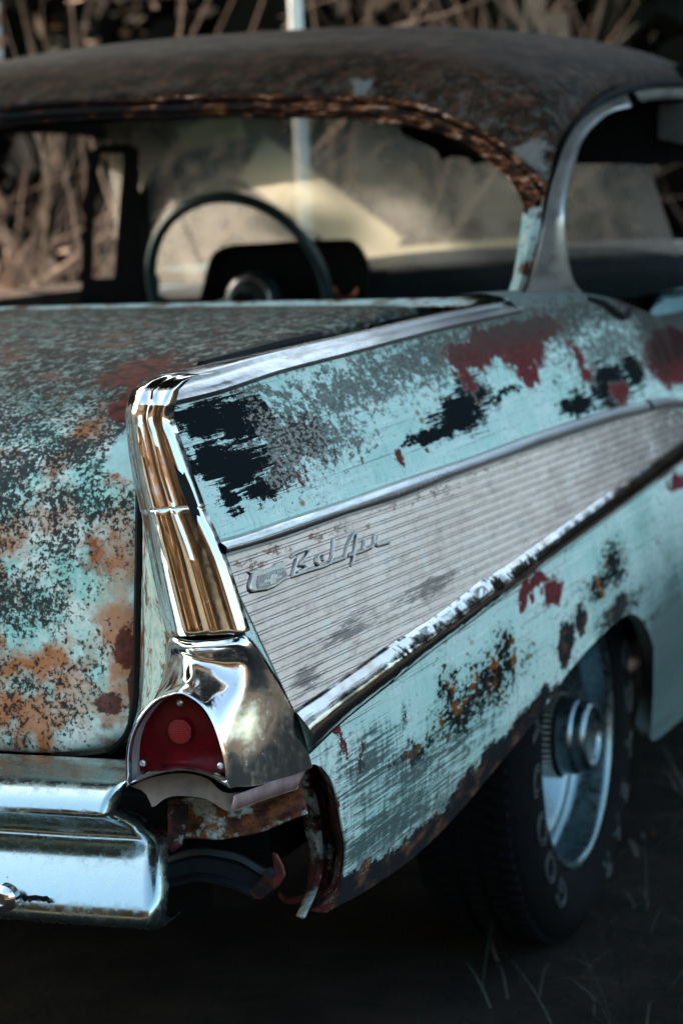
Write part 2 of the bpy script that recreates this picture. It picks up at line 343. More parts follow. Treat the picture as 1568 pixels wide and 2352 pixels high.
def mat_panel():
    m = NM('anodised_panel'); x, y, z = m.sep()
    zz = m.add(z, m.mul(y, .022)); t = m.math('FRACT', m.mul(zz, 1/.0108))
    # two thin grooves close together, then a wide flat band
    g1 = m.step(m.math('ABSOLUTE', m.math('SUBTRACT', t, .18)), .0, .085, 1, 0); g2 = m.step(m.math('ABSOLUTE', m.math('SUBTRACT', t, .47)), .0, .085, 1, 0)
    g = m.math('MAXIMUM', g1, g2)
    rid = m.mul(m.step(t, .16, .20), m.step(t, .45, .49, 1, 0))
    n = m.noise(14, (1, .6, 1.2), detail=8, rough=.7); n2 = m.noise(60, (1, .5, 1), detail=7, rough=.7)
    c = m.mix(m.step(n, .35, .65), (.96, .81, .70), (.78, .63, .52))
    # worn light areas in upright streaks, dark grime in the low rear corner and forward
    fl = m.step(m.noise(30, (1, 1.4, .35), detail=8, rough=.82, co=m.vec('ADD', m.co, (2, 0, 0))), .545, .575)
    c = m.mix(m.mul(fl, .7), c, (.88, .80, .71))
    cells = m.step(m.noise(26, (1, .6, 2.2), detail=7, rough=.8, co=m.vec('ADD', m.co, (4, 2, 0))), .55, .58)
    c = m.mix(m.mul(cells, .30), c, (.34, .30, .26))
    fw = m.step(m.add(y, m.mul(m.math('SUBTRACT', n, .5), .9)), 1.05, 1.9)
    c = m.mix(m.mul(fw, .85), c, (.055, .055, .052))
    rr = m.field([sblob(790, 1450, 110, 50), sblob(700, 1560, 60, 60), sblob(980, 1350, 120, 40)])
    k = m.step(m.add(m.mul(rr, .22), m.noise(34, (1, .20, 4.5), detail=8, rough=.8)), .61, .65)
    c = m.mix(m.mul(k, .75), c, (.09, .085, .08))
    c = m.mix(m.mul(m.step(n2, .62, .72), .4), c, (.22, .10, .06))
    gp = m.noise(60, (1, .35, 1), detail=7, rough=.82, co=m.vec('ADD', m.co, (0, 5, 2)))
    c = m.mix(m.step(gp, .56, .61, 0, .45), c, (.42, .34, .28)); c = m.mix(m.step(gp, .44, .39, 0, .6), c, (.92, .86, .78))
    c = m.mix(m.step(m.add(gp, m.mul(m.field([sblob(1000, 1120, 700, 40), sblob(600, 1270, 200, 16)]), .12)), .63, .67, 0, .8), c, (.22, .10, .06))
    c = m.mix(m.mul(g, m.mul(m.step(n2, .3, .55, .55, .95), m.step(m.noise(18, (1, .4, 3), detail=6, rough=.75), .34, .52, .25, 1))), c, (.06, .048, .04))
    h = m.add(m.mul(g, -.7), m.mul(rid, .5)); h = m.add(h, m.mul(n2, .12))
    return m.out(c, rough=m.step(n2, .4, .7, .48, .68), metal=.0, normal=m.bump(h, .8, .0009), Specular_IOR_Level=.12)
def mat_simple(name, col, rough=.6, metal=0., nscale=60, nvar=.35, bump=.2, spec=.4):
    m = NM(name); n = m.noise(nscale, detail=6, rough=.65)
    c = m.mix(m.step(n, .35, .7), col, tuple(q*(1-nvar) for q in col))
    return m.out(c, rough=m.step(n, .35, .7, rough, min(1, rough+.12)), metal=metal, normal=m.bump(n, bump, .001), Specular_IOR_Level=spec)
def mat_lens():
    m = NM('red_lens'); n = m.noise(60, detail=5)
    v = m.voro(420); c = m.mix(m.step(n, .4, .7), (.11, .002, .006), (.045, .001, .003))
    return m.out(c, rough=m.step(n, .5, .75, .22, .45), normal=m.bump(m.mul(v, 1), .10, .0008), Coat_Weight=.0, Specular_IOR_Level=.18)
def mat_reflector():
    m = NM('red_reflector'); v = m.voro(420, rnd=.0)
    return m.out(m.mix(m.step(v, .2, .6), (.30, .006, .014), (.10, .002, .005)), rough=.3, normal=m.bump(v, .7, .001), Specular_IOR_Level=.7)
def mat_glass():
    m = NM('grimy_glass'); x, y, z = m.sep()
    for l in list(m.b.outputs[0].links): m.t.links.remove(l)
    tr = m.N.new('ShaderNodeBsdfTransparent'); df = m.N.new('ShaderNodeBsdfDiffuse'); tl = m.N.new('ShaderNodeBsdfTranslucent')
    gl = m.N.new('ShaderNodeBsdfGlossy'); gl.inputs['Roughness'].default_value = .15
    n = m.noise(7, detail=7, rough=.65); n2 = m.noise(70, detail=6, rough=.7)
    c = m.mix(m.step(n, .4, .62), (.16, .155, .14), (.25, .235, .21))
    # patches of light on the glass, painted into the film colour
    def bar(a, b, wd):                       # straight-edged patch of painted light
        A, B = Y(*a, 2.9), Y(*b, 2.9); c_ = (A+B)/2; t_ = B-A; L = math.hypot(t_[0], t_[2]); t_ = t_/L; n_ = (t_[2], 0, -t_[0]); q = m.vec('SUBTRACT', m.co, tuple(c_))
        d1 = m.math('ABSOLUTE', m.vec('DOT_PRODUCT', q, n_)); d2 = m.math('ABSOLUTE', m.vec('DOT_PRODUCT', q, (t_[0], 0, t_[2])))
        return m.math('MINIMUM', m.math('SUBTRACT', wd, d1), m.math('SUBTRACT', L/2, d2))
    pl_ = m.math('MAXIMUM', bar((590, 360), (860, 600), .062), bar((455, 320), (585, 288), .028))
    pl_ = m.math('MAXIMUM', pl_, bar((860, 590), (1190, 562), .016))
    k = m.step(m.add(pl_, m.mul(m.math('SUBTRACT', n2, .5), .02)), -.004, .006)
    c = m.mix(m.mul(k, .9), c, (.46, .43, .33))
    m.put(df.inputs[0], c); m.put(tl.inputs[0], c)
    a = m.N.new('ShaderNodeMixShader'); a.inputs[0].default_value = .6; m.t.links.new(df.outputs[0], a.inputs[1]); m.t.links.new(tl.outputs[0], a.inputs[2])
    b = m.N.new('ShaderNodeMixShader'); m.put(b.inputs[0], m.add(m.step(n, .3, .7, .58, .74), m.mul(k, .08))); m.t.links.new(tr.outputs[0], b.inputs[1]); m.t.links.new(a.outputs[0], b.inputs[2])
    d = m.N.new('ShaderNodeMixShader'); d.inputs[0].default_value = .04; m.t.links.new(b.outputs[0], d.inputs[1]); m.t.links.new(gl.outputs[0], d.inputs[2])
    m.t.links.new(d.outputs[0], m.N['Material Output'].inputs[0]); return m.m
def mat_clear():
    m = mat_glass(); m.name = 'dusty_glass'
    for n in m.node_tree.nodes:
        if n.type == 'MIX_SHADER' and n.inputs[0].links and n.inputs[0].links[0].from_node.type == 'MATH':
            m.node_tree.links.remove(n.inputs[0].links[0]); n.inputs[0].default_value = .18
    return m
M = dict(clear=mat_clear(), side=mat_side(), lid=mat_lid(), roof=mat_roof(), header=mat_header(), chrome=mat_chrome(), trim=mat_trim(), dent=mat_dent(), panel=mat_panel(),
         fin=mat_chrome('fin_chrome', .05, .12, .20, (.80, .82, .82), 14, .8), bezel=mat_chrome('bezel_chrome', .07, .16, .28, (.80, .82, .83), 20, .7, .004),
         bumper=mat_chrome('bumper_chrome', .17, .16, .34, (.38, .50, .52), 9, .95), steel=mat_simple('bare_alloy', (.80, .79, .77), .30, .95, spec=.5),
         cast=mat_simple('cast_housing', (.36, .34, .32), .6, .2, 40, .45), pinkcast=mat_simple('red_oxide_flange', (.30, .19, .18), .6, .1, 40, .5),
         apron=mat_rustteal('apron_paint', .48, 1.3), tail=mat_rustteal('tail_panel_paint', .56, 4.2), flange=mat_rustteal('flange_paint', .50, 8.1, True), maroon=mat_rustteal('maroon_rust', .43, 5.4, True),
         pillar=mat_rustteal('pillar_paint', .58, 2.2), black=mat_simple('black_rubber', (.010, .011, .012), .8, spec=.08), dark=mat_simple('dark_interior', (.008, .009, .010), .85, spec=.06),
         dash=mat_simple('dash_paint', (.022, .035, .042), .42, 0, 30, .4), rim_w=mat_simple('wheel_plastic', (.020, .055, .06), .30, 0, 50, .3, .05, .5),
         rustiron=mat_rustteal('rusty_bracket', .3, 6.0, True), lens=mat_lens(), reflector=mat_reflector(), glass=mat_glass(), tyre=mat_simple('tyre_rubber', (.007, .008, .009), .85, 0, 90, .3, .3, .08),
         letter=mat_simple('raised_letter', (.09, .105, .105), .7, spec=.1), rimsteel=mat_chrome('rim_chrome', .26, .3, .3, (.20, .28, .30), 12, .8), copper=mat_simple('copper_trim', (.55, .22, .12), .25, .9),
         shadow_tone=mat_simple('painted_shadow', (.035, .028, .022), .9, spec=.05), seal_and_gap=mat_simple('weather_seal_and_gap', (.012, .014, .015), .75, spec=.1), bluepaint=mat_simple('wing_paint', (.10, .24, .24), .4, 0, 10, .4))
# ------------------------------------------------------------------ the car
car = empty('vintage_car'); tag(car, 'abandoned two door hardtop car with peeling turquoise paint, rust and chrome tail fin', 'car')
def patch(name, upper, lower, mat, prof, n=60, rows=1, **kw):
    """strip lying on the body side between two outlines; prof = [(t, offset)]"""
    u, l = smooth(upper, n), smooth(lower, n); R = []
    for t, off in prof:
        R.append([S(*(a*(1-t)+b*t), off) for a, b in zip(u, l)])
    return MB().grid(R).build(name, mat, car, **kw)
# --- body side
TOP = [(387, 924), (500, 893), (635, 848), (784, 808), (919, 773), (1009, 750), (1084, 733), (1190, 712), (1260, 704), (1334, 700), (1400, 705), (1450, 715), (1500, 735), (1568, 762)]
BOT = [(760, 2090), (850, 2040), (960, 1960), (1050, 1870), (1150, 1750), (1240, 1640), (1300, 1550), (1370, 1470), (1440, 1412), (1478, 1432), (1502, 1500), (1508, 1600), (1495, 1700), (1568, 1650)]
LEFT = [(387, 924), (425, 1092), (452, 1170), (500, 1280), (555, 1455), (605, 1530), (668, 1640), (702, 1745), (735, 1760), (764, 1805), (783, 1898), (791, 1950), (783, 2020), (760, 2090)]
def coons(top, bot, left, nc=12, nr=90):
    T = crom(top, nc); B = crom(bot, nc); n = len(T); L = smooth(left, nr); Rr = resamp([top[-1], bot[-1]], nr)
    rows = []
    for j in range(nr):
        v = j/(nr-1); row = []
        for i in range(n):
            u = i/(n-1)
            q = (1-v)*T[i]+v*B[i]+(1-u)*L[j]+u*Rr[j]-((1-u)*(1-v)*T[0]+u*(1-v)*T[-1]+(1-u)*v*B[0]+u*v*B[-1])
            row.append(S(*q))
        rows.append(row)
    return rows
rows = coons(TOP, BOT, LEFT)
nR = len(rows[0])
fwd = []
for r in rows:                                     # carry the side on towards the front wing, out of the frame
    p = r[-1]; q = list(r)
    for k, dy in enumerate((.3, .7, 1.2, 1.8, 2.4)): q.append(np.array([p[0]-.01*k, p[1]+dy, p[2]]))
    fwd.append(q)
rows = fwd
lip = [p+np.array([-.020*min(1, max(0, i-10)/20), 0, .004]) for i, p in enumerate(rows[-1])]; lip2 = [p+np.array([-.05*min(1, max(0, i-14)/30)*.5-.001, 0, .015*min(1, max(0, i-14)/30)]) for i, p in enumerate(rows[-1])]
side = MB().grid(rows+[lip, lip2])
# shoulder rolling over the belt, forward of the pillar
EDG = [(1190, 712), (1260, 704), (1334, 700), (1400, 705), (1450, 715), (1500, 735), (1568, 762)]
e = [S(*p) for p in crom(EDG, 12)]
def shoulder(e, pts):
    R = []
    for dx, dz in pts: R.append([p+np.array([dx, 0, dz]) for p in e])
    return R
sh = shoulder(e, [(0, 0), (-.010, .012), (-.028, .021), (-.055, .026), (-.10, .024)])
sh = [r+[r[-1]+np.array([-.01, dy, -.01]) for dy in (.3, .7, 1.2)] for r in sh]
side.grid(sh)
body_side = side.build('quarter_panel', M['side'], car)
left_side = mirror(body_side, 'quarter_panel', car)
# --- fin top moulding
FU = [(334, 875), (450, 842), (600, 809), (730, 782), (784, 771), (1009, 721), (1174, 693)]
FL = [(387, 925), (500, 897), (635, 852), (784, 813), (919, 777), (1009, 754), (1084, 737), (1192, 713)]
fu = [X(*p, .745) for p in smooth(FU, 70)]; fl = [S(*p, .003) for p in smooth(FL, 70)]
R = []
for t, dz in [(-.04, -.03), (0, 0), (.25, .006), (.5, .010), (.62, .0105), (.66, .007), (.72, .0065), (.85, .003), (.97, .001), (1, -.004)]:
    R.append([a*(1-t)+b*t+np.array([0.004 if .7 < t < .99 else 0, 0, dz]) for a, b in zip(fu, fl)])
MB().grid(R).build('fin_moulding', M['trim'], car, angle=60)
mo = MB().grid([[a+np.array([-.006, 0, -.012]) for a in fu], [a+np.array([-.004, 0, -.001]) for a in fu], [a+np.array([.004, 0, .003]) for a in fu]])
MB().tube([Y(*p, .155) for p in smooth([(320, 1120), (318, 1300), (314, 1500), (311, 1590), (303, 1650), (284, 1698), (250, 1728)], 40)], .0042, 6).build('weather_strip_or_gap', M['seal_and_gap'], car)  # dark tube drawn as the shade in the gap beside the lid
# black gap strip beside the boot lid
gs = [X(*p, .738) for p in smooth([(462, 838), (560, 812), (650, 788), (732, 770)], 20)]
MB().tube([p+np.array([0, 0, -.001]) for p in gs], .006, 6).build('weather_strip_or_gap', M['seal_and_gap'], car)
# --- side mouldings
UU = [(490, 1242), (550, 1226), (650, 1192), (784, 1149), (919, 1101), (1084, 1046), (1234, 991), (1384, 944), (1474, 922)]
UL = [(505, 1279), (560, 1264), (650, 1237), (784, 1189), (919, 1147), (1034, 1099), (1214, 1033), (1384, 974), (1481, 948)]
prof = [(0, -.004), (0, .003), (.12, .008), (.35, .012), (.6, .012), (.85, .008), (1, .003), (1, -.004)]
patch('upper_moulding', UU, UL, M['trim'], prof, 70, angle=60)
u2 = [(1480, 917), (1509, 911), (1568, 916), (1620, 940)]; l2 = [(1487, 947), (1534, 936), (1568, 941), (1620, 968)]
patch('upper_moulding', u2, l2, M['trim'], prof, 20, angle=60)
LU = [(668, 1632), (784, 1553), (884, 1482), (999, 1408), (1104, 1327), (1134, 1312), (1284, 1207), (1409, 1117), (1568, 1007), (1700, 920)]
LL = [(705, 1732), (784, 1657), (884, 1577), (999, 1487), (1084, 1424), (1209, 1327), (1234, 1307), (1384, 1197), (1568, 1062), (1700, 965)]
patch('lower_moulding', LU, LL, M['dent'], [(0, -.004), (0, .003), (.08, .007), (.35, .013), (.55, .015), (.8, .010), (.93, .004), (1, .003), (1, -.004)], 90, angle=60)
# --- ribbed side panel
PU = [(507, 1283), (560, 1266), (650, 1239), (784, 1191), (919, 1149), (1034, 1101), (1214, 1035), (1384, 976), (1490, 942), (1540, 936), (1590, 960)]
PL = [(670, 1630), (784, 1555), (884, 1484), (999, 1410), (1104, 1329), (1134, 1314), (1284, 1209), (1409, 1119), (1490, 1062), (1568, 1009), (1590, 990)]
a, b = smooth(PU, 90), smooth(PL, 90); R = []
for t in np.linspace(0, 1, 30): R.append([S(*(p*(1-t)+q*t), .0022) for p, q in zip(a, b)])
MB().grid(R).build('side_trim_panel', M['panel'], car)
# black strip painting the shaded gap behind the fin cap
le = smooth([(383, 935), (425, 1092), (452, 1168), (500, 1280), (555, 1455), (605, 1532), (668, 1642), (702, 1742)], 40)
MB().grid([[S(p[0]-10, p[1], -.004) for p in le], [S(p[0]-3, p[1], .002) for p in le], [S(p[0]+5, p[1], .0015) for p in le]]).build('edge_gap_strip', M['seal_and_gap'], car)
# --- emblem and script
def scr(pts, k=.28, ox=501.8, oy=1160.3): return [(ox+a*k, oy+b*k) for a, b in pts]
sl = [[(562, 417), (590, 398), (640, 378), (690, 358), (704, 368), (694, 400), (660, 450), (622, 488)], [(622, 488), (655, 490), (682, 505), (672, 525), (610, 555)],
      [(607, 442), (590, 510), (572, 578)], [(572, 580), (650, 553), (740, 525), (830, 498), (900, 466), (960, 445), (1010, 425)],
      [(826, 452), (822, 415), (800, 402), (775, 425), (766, 465), (785, 488)], [(910, 283), (905, 350), (893, 430), (875, 465)],
      [(1005, 424), (1012, 380), (1035, 300), (1062, 250), (1086, 224), (1098, 238), (1090, 320), (1075, 410), (1056, 490)], [(1026, 415), (1075, 398), (1130, 380), (1190, 356)],
      [(1163, 283), (1158, 325), (1152, 362)], [(1190, 356), (1225, 340), (1238, 315), (1247, 240)], [(1268, 265), (1258, 300), (1270, 326), (1310, 318), (1368, 302)]]
mb = MB()
for s_ in sl:
    q = smooth(scr(s_), max(6, 3*len(s_)))
    mb.tube([S(*p, .0052) for p in q], .0017, 8, flat=1.0)
    mb.tube([S(*p, .0034) for p in q], .0012, 6)
sb_ = mb.build('script_badge', M['steel'], car)
mb = MB()
for s_ in sl:
    q = smooth(scr(s_), max(6, 3*len(s_))); mb.tube([S(p[0]+1.2, p[1]+2.2, .0026) for p in q], .0022, 6, flat=1)  # dark strokes shifted below the letters as their painted shadow
mb.build('badge_shadow', M['shadow_tone'], sb_)
em = empty('shield_emblem'); em.parent = car
o1 = [(215, 545), (310, 525), (330, 535), (410, 500), (430, 478), (500, 460), (500, 500), (527, 588), (515, 606), (430, 665), (370, 690), (245, 708), (222, 690), (217, 650), (240, 572)]
i1 = [(272, 580), (330, 565), (410, 530), (492, 512), (512, 575), (420, 640), (350, 672), (272, 682), (262, 640)]
def plate(loop, off, th, dense=1):
    q = [S(*p, off) for p in scr(loop)]; return MB().prism(q, (th, 0, 0))
ec_ = np.mean(np.array(o1), axis=0)
plate([(ec_[0]+(a-ec_[0])*1.06+4, ec_[1]+(b-ec_[1])*1.08+6) for a, b in o1], .0018, .0012).build('emblem_shadow', M['shadow_tone'], em, smooth=False)  # dark enlarged plate, shifted down, paints the emblem's shadow
plate(o1, .002, .0045).build('emblem_frame', M['steel'], em, bevel=.0012, smooth=False)
bow = [(320, 612), (360, 603), (372, 570), (420, 560), (424, 582), (462, 572), (452, 598), (412, 610), (408, 640), (366, 650), (364, 628), (318, 640)]
plate(i1, .0066, .0010).build('shield', mat_simple('pewter', (.42, .41, .40), .5, .4), em, smooth=False)
plate(bow, .0077, .0012).build('bowtie', M['steel'], em, bevel=.0004, smooth=False)
for k in range(5):
    for lp_ in ([(280+k*17, 668-k*3), (288+k*17, 666-k*3), (286+k*17, 640-k*4), (278+k*17, 642-k*4)], [(425+k*16, 560-k*4), (433+k*16, 558-k*4), (431+k*16, 532-k*4), (423+k*16, 534-k*4)]):
        MB().prism([S(*p, .0077) for p in scr(lp_)], (.0006, 0, 0)).build('shield_bar', M['steel'], em, smooth=False)
# --- fin cap, two stacked chrome castings
def cap_section(L, Rr, k, wgt=1.0):
    """horizontal section from the inner flank round the back to the outer corner"""
    A2, L = L; L = np.array(L); Rr = np.array(Rr); w = Rr-L; ey = np.array([0, 1.0, 0]); E_ = L+w*.24
    pts = [(.26, -.0014), (.32, -.0012), (.42, .001), (.50, .0015), (.56, .0), (.60, -.0018), (.63, .0), (.69, .0012), (.80, .0004), (.90, -.0006), (.97, .001), (1.0, .006), (1.0, .02)]
    return [A2+ey*.05+w*.05, A2+ey*.012, A2, A2*.66+E_*.34-ey*.0015, A2*.33+E_*.67-ey*.0022, E_+ey*.0004]+[L+w*t+ey*d*wgt for i, (t, d) in enumerate(pts)]
def fin_cap(name, left, right, n, yl, topround=False):
    l, r = smooth(left, n), smooth(right, n); R = []
    for i, (a, b) in enumerate(zip(l, r)):
        t = i/(n-1); A = Y(*a, yl[0]*(1-t)+yl[1]*t); B = Y(*b, yl[0]*(1-t)+yl[1]*t+.006)
        R.append(cap_section((Y(*a, yl[0]*(1-t)+yl[1]*t+.032), A), B, i))
    R = [smooth(q, 48) for q in R]
    if topround:
        top = R[0]; c = np.mean(top, axis=0)
        extra = []
        for k, (s_, dy, dz) in enumerate([(.96, .010, .012), (.86, .030, .021), (.72, .055, .026), (.55, .085, .027)]):
            extra.insert(0, [np.array([c[0]+(p[0]-c[0])*(.6+.4*s_)+.004*k, p[1]+dy, p[2]+dz*(.6+.4*s_)]) for p in top])
        R = extra+R
    else:
        R = [[p+np.array([0, .012, .002]) for p in R[0]], [p+np.array([0, .001, .0025]) for p in R[0]]]+R
    R = R+[[p+np.array([0, .001, -.002]) for p in R[-1]], [p+np.array([0, .012, -.002]) for p in R[-1]]]
    return MB().grid(R).build(name, M['fin'], car, angle=60)
fin_cap('fin_cap', [(293, 925), (289, 960), (300, 1067), (322, 1172)], [(386, 928), (380, 965), (395, 1007), (425, 1092), (452, 1165)], 40, (.004, -.010), True)
fin_cap('fin_cap', [(325, 1180), (350, 1317), (378, 1440), (385, 1458)], [(453, 1172), (500, 1277), (540, 1400), (556, 1452)], 40, (-.012, -.022))
# --- tail lamp
tl = empty('tail_lamp'); tl.parent = car
rim = [(291, 1808), (289, 1745), (298, 1692), (321, 1645), (354, 1608), (385, 1594), (418, 1587), (455, 1606), (480, 1632), (500, 1672), (515, 1720), (524, 1765), (530, 1810)]
out = [(300, 1806, .06), (302, 1740, .07), (312, 1690, .07), (340, 1632, .085), (362, 1588, .085), (380, 1530, .06), (388, 1468, .008), (430, 1476, -.020), (500, 1472, -.020), (566, 1467, .0), (608, 1532, None), (672, 1645, None), (708, 1764, None)]
RY = -.055
rimY = [RY, RY, RY, RY, RY, RY-.002, RY-.004, RY-.002, RY, RY, RY, RY, RY]
r0 = [Y(p[0], p[1], q) for p, q in zip(rim, rimY)]
ro = [Y(a, b, c) if c is not None else S(a, b, .004) for a, b, c in out]
cen = Y(412, 1700, RY)
def mixp(a, b, t, dy=0, dz=0, dx=0): return a*(1-t)+b*t+np.array([dx, dy, dz])
liner = [[cen+(p-cen)*.90+np.array([0, .032, 0]) for p in smooth(r0, 61)], [cen+(p-cen)*.925+np.array([0, .004, 0]) for p in smooth(r0, 61)]]
MB().grid(liner).build('hood_liner', M['cast'], tl)
R = [[cen+(p-cen)*.915+np.array([0, .004, 0]) for p in r0], [cen+(p-cen)*.935+np.array([0, -.001, 0]) for p in r0], [cen+(p-cen)*.97+np.array([0, -.0035, 0]) for p in r0], r0]
top_w = [0, 0, 0, .2, .5, .9, 1, 1, .9, .4, 0, 0, 0]; rt_w = [0, 0, 0, 0, 0, 0, 0, .1, .3, .7, 1, 1, 1]
R.append([mixp(a, b, .10, .014*(tw)+.004*(1-rw)-.004*rw, 0) for a, b, tw, rw in zip(r0, ro, top_w, rt_w)])
R.append([mixp(a, b, .35, q, 0) for a, b, q in zip(r0, ro, [0, 0, 0, .004, .010, .018, .020, .026, .032, .022, .004, -.014, -.022])])
R.append([mixp(a, b, .65, q, 0) for a, b, q in zip(r0, ro, [0, 0, 0, .003, .008, .014, .016, .022, .028, .022, .002, -.020, -.030])])
R.append([mixp(a, b, .90, .0*tw-.006*rw, 0) for a, b, tw, rw in zip(r0, ro, top_w, rt_w)])
R.append(ro)
R = [smooth(r, 61) for r in R]
Rs = crom(R[:3], 3)[:-1]+crom(R[2:], 6)
Rs.append([p+np.array([-.004, .012, 0]) for p in Rs[-1]])
bz = MB().grid(Rs)
# lower lip: chrome arc joining both ends of the rim
arc = smooth([(291, 1808), (350, 1782), (415, 1770), (475, 1781), (530, 1812)], 30)
arcu = smooth([(322, 1778), (365, 1762), (415, 1757), (465, 1762), (515, 1780)], 30)
bz.grid([[Y(*p, RY+.016) for p in arcu], [Y(*((p*.7+q*.3)), RY-.002) for p, q in zip(arcu, arc)], [Y(*((p*.3+q*.7)), RY-.006) for p, q in zip(arcu, arc)], [Y(*p, RY) for p in arc], [Y(*p, RY)+np.array([0, .05, .003]) for p in arc]])
bz.build('bezel', M['bezel'], tl, angle=55)
lo = [(318, 1772), (322, 1700), (343, 1642), (382, 1604), (415, 1597), (450, 1612), (488, 1660), (508, 1712), (520, 1775), (470, 1766), (415, 1760), (365, 1766)]
ll = resamp(np.vstack([smooth(lo[:9], 50), smooth(lo[8:]+[lo[0]], 30)[1:-1]]), 90)
LY = -.034
lc = Y(414, 1690, LY-.010); ring = [Y(*p, LY) for p in ll]
R = [ring]+[[lc+(p-lc)*s_+np.array([0, (LY-lc[1])*0+(1-s_**2)*-.0, 0]) for p in ring] for s_ in (.9, .7, .45, .2)]
R = [[np.array([p[0], LY-.004*(1-min(1, np.linalg.norm((p-lc)[[0, 2]])/.055)**2), p[2]]) for p in r] for r in R]
mb = MB().grid(R, True); mb.cap(R[-1]); mb.build('lens', M['lens'], tl)
rc = Y(413, 1680, LY-.010)
mb = MB(); q = [[rc+np.array([r*math.cos(a), -h, r*math.sin(a)]) for a in np.linspace(0, 2*math.pi, 40, endpoint=False)] for r, h in ((.0130, 0), (.0125, .0008), (.009, .0011), (.004, .0012))]
mb.grid(q, True); mb.cap(q[-1]); mb.build('reflector', M['reflector'], tl)
for px, py in ((328, 1753), (507, 1759), (413, 1614)):
    c = Y(px, py, LY-.004); mb = MB()
    q = [[c+np.array([r*math.cos(a), -h, r*math.sin(a)]) for a in np.linspace(0, 2*math.pi, 20, endpoint=False)] for r, h in ((.0036, -.002), (.0034, .001), (.0020, .0018), (.0018, .0006))]
    mb.grid(q, True); mb.cap(q[-1]); mb.build('screw', M['steel'], tl)
# casting below the lamp
gl_ = smooth([(300, 1806), (350, 1786), (415, 1776), (475, 1788), (532, 1822), (685, 1778)], 50)
g2_ = smooth([(345, 1822), (350, 1854), (380, 1834), (415, 1828), (475, 1836), (530, 1864), (600, 1840), (685, 1812)], 50)
mb = MB().grid([[Y(*p, -.030+.12*max(0, (p[0]-530)/155)) for p in gl_], [Y(*p, -.026+.12*max(0, (p[0]-530)/155)) for p in g2_], [Y(*p, .03+.10*max(0, (p[0]-530)/155)) for p in g2_]])
mb.build('lamp_casting', M['cast'], tl)
fl_ = smooth([(545, 1828), (620, 1800), (704, 1768)], 20); fl2 = smooth([(540, 1862), (600, 1840), (684, 1812)], 20)
mb = MB().grid([[S(*p, -.002) for p in fl_], [S(*p, -.003) for p in fl2]]); mb.build('flange', M['pinkcast'], tl, solid=.003)
# --- apron under the lamp, rusted
au = smooth([(386, 1840), (440, 1834), (540, 1850), (600, 1835), (690, 1800)], 40); al = smooth([(386, 1925), (420, 1924), (505, 1928), (540, 1922), (600, 1910), (668, 1882), (708, 1868)], 40)
MB().grid([[Y(*(p*(1-t)+q*t), .05+.010*math.sin(t*3)+.05*max(0, (p[0]-480)/200)) for p, q in zip(au, al)] for t in np.linspace(0, 1, 8)]).build('rear_apron', M['apron'], car, solid=.003)
hb = [(386, 1850), (428, 1850), (425, 1900), (413, 1945), (396, 1958), (384, 1945), (386, 1900)]
MB().prism([Y(*p, .035) for p in hb], (0, .006, 0)).build('apron_bracket', M['maroon'], car, smooth=False)
# --- folded rear edge of the quarter panel
fi = smooth([(686, 1776), (694, 1840), (700, 1898), (712, 1954), (708, 2020), (697, 2066), (681, 2104)], 50)
fm_ = smooth([(708, 1762), (725, 1824), (736, 1880), (742, 1964), (741, 2001), (727, 2050), (701, 2106)], 50)
fg_ = smooth([(722, 1758), (742, 1810), (752, 1880), (760, 1960), (757, 2010), (742, 2055), (712, 2098)], 50)
fo = smooth([(735, 1758), (764, 1803), (784, 1898), (792, 1948), (784, 2020), (765, 2070), (752, 2096)], 50)
RR = [None, [X(*p, .862) for p in fm_]]
RR[0] = [Y(*p, q[1]+.006) for p, q in zip(fi, RR[1])]
RR2 = [[X(*p, .862) for p in fm_], [X(*p, .866)+np.array([-.006, .008, 0]) for p in fg_], [X(*p, .880)+np.array([-.004, .002, 0]) for p in (fg_*.4+fo*.6)], [S(*p, .001) for p in fo]]
MB().grid(crom(RR2, 4)).build('edge_channel', M['maroon'], car)
MB().grid([RR[0], [a*.5+b*.5+np.array([.004, -.006, 0]) for a, b in zip(*RR)], RR[1]]).build('edge_flange', M['flange'], car, solid=.002)
tip = [(701, 2106), (712, 2098), (752, 2096), (765, 2070), (784, 2020)]
# dark void behind (inner wing and underfloor)
mb = MB()
mb.grid([[(.80, .24, .46), (.80, .24, .75)], [(.30, .28, .46), (.30, .28, .60)]])
mb.grid([[(.79, .25, .45), (.79, .95, .45)], [(.78, .25, .94), (.78, .95, .94)]])
mb.grid([[(.60, .95, .36), (.60, 1.85, .36)], [(.60, .95, .80), (.60, 1.85, .80)], [(.76, .95, .86), (.76, 1.85, .86)]])
mb.build('inner_wing', M['dark'], car)
iw = smooth([(640, 2060), (660, 2075), (700, 2068), (712, 2050)], 20)
MB().grid([[Y(*p, .26) for p in iw], [Y(p[0], p[1]-14, .27) for p in iw]]).build('inner_lip', M['rustiron'], car, solid=.002)
